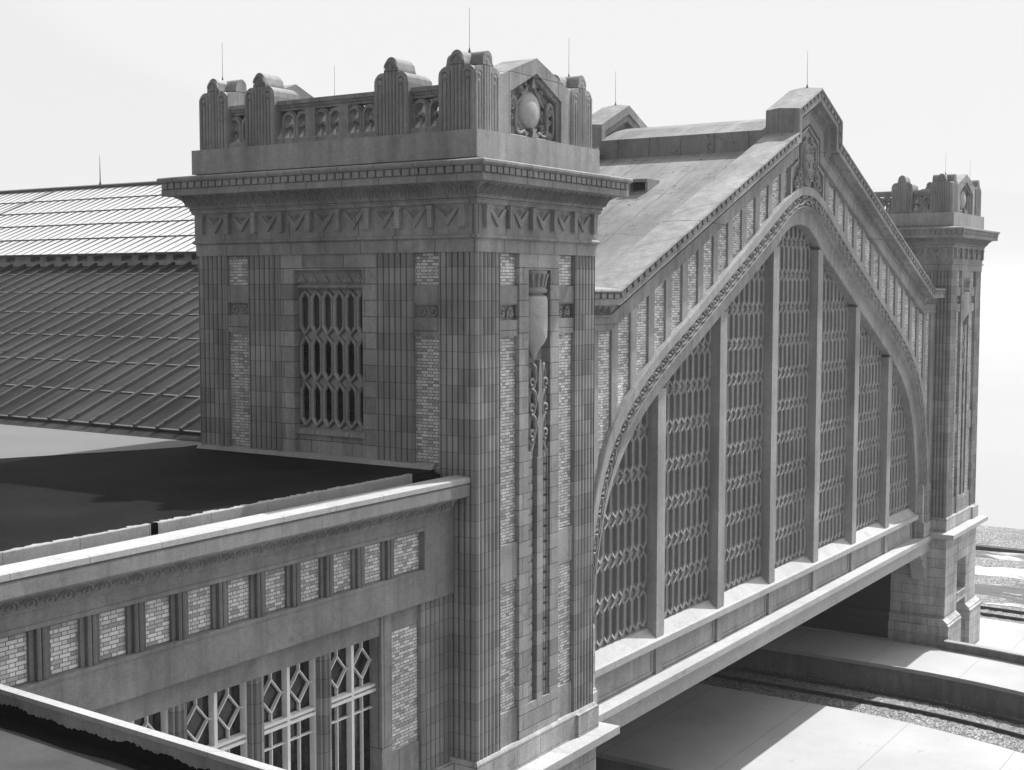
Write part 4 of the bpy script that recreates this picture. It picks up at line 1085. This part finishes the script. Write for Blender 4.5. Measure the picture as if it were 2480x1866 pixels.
# distant low hills on the right
b = MB()
def hill(b, x0, yc, wid, hh, dep, seed):
    rnd = random.Random(seed); n = 60; L = []
    ph = [rnd.uniform(0, 6) for _ in range(4)]
    for i in range(n+1):
        t = i/n; y = yc-wid/2+wid*t
        hz = hh*math.sin(math.pi*t)**.6*(1+.25*math.sin(t*9+ph[0])+.12*math.sin(t*23+ph[1]))
        L.append([Vector((x0-dep*.5, y, -18.8)), Vector((x0, y, -18.8+hz)), Vector((x0+dep*.5, y, -18.8))])
    b.loops(L, closed=False)
hill(b, 760, 60, 1500, 7, 160, 3); hill(b, 2600, 500, 5200, 30, 1200, 5)
struct('hills', b, M['hill'])

def track(x0, label, ylo, yhi, zt, gauge=1.58, tr_ns=True):
    t = thing('railway_track', label, 'railway track', (x0, 0, zt), 'railway tracks of the station')
    for s in (-1, 1):
        b = MB(); xr = x0+s*gauge/2; n = 50; L = []
        for i in range(n+1):
            y = ylo+(yhi-ylo)*i/n; k = xr+bend(y)
            L.append([Vector((k+dx, y, zt+dz)) for dx, dz in ((-.07, 0), (.07, 0), (.07, .02), (.012, .05), (.012, .11), (.037, .12), (.037, .155), (-.037, .155), (-.037, .12), (-.012, .11), (-.012, .05), (-.07, .02))])
        b.loops(L, caps=True); b.build('rail', M['iron'], t)
    y = ylo+.3; proto = None
    while y < yhi:
        if proto is None:
            b = MB(); b.box(WF, x0-1.35, x0+1.35, -.12, .12, zt-.14, zt+.0); b.box(WF, x0-gauge/2-.14, x0-gauge/2+.14, -.08, .08, zt, zt+.025); b.box(WF, x0+gauge/2-.14, x0+gauge/2+.14, -.08, .08, zt, zt+.025)
            proto = b.build('sleeper', M['wood'], t); o = proto
        else:
            o = proto.copy(); COL.objects.link(o); o.parent = t
        o.location = (bend(y), y, random.uniform(-.01, .01)); o.rotation_euler = (0, 0, random.uniform(-.02, .02)+(.042*max(0, 1.5-y) if y > -30 else .3))
        y += .72
    return t
track(29.1, 'railway track close beside the wide near platform, partly hidden by its edge', -20, 14, -18.20)
track(32.75, 'railway track running against the wall of the narrow platform', -20, 14, -18.20)
track(51.8, 'railway track on open ground beyond the far tower, at the right edge', -20, 26, -18.20)

# ------------------------------------------------------------------ haze
b = MB(); b.box(WF, -9500, 9500, -9500, 9500, -19.9, 9.5)
me = b.build('haze', simple('haze_air', .5)); me['kind'] = 'stuff'
hm = me.data.materials[0]; nt = hm.node_tree; nt.nodes.clear()
out = nt.nodes.new('ShaderNodeOutputMaterial'); pv = nt.nodes.new('ShaderNodeVolumePrincipled')
pv.inputs['Color'].default_value = (.95, .95, .95, 1); pv.inputs['Density'].default_value = .0003; pv.inputs['Anisotropy'].default_value = .35
nt.links.new(pv.outputs[0], out.inputs['Volume'])
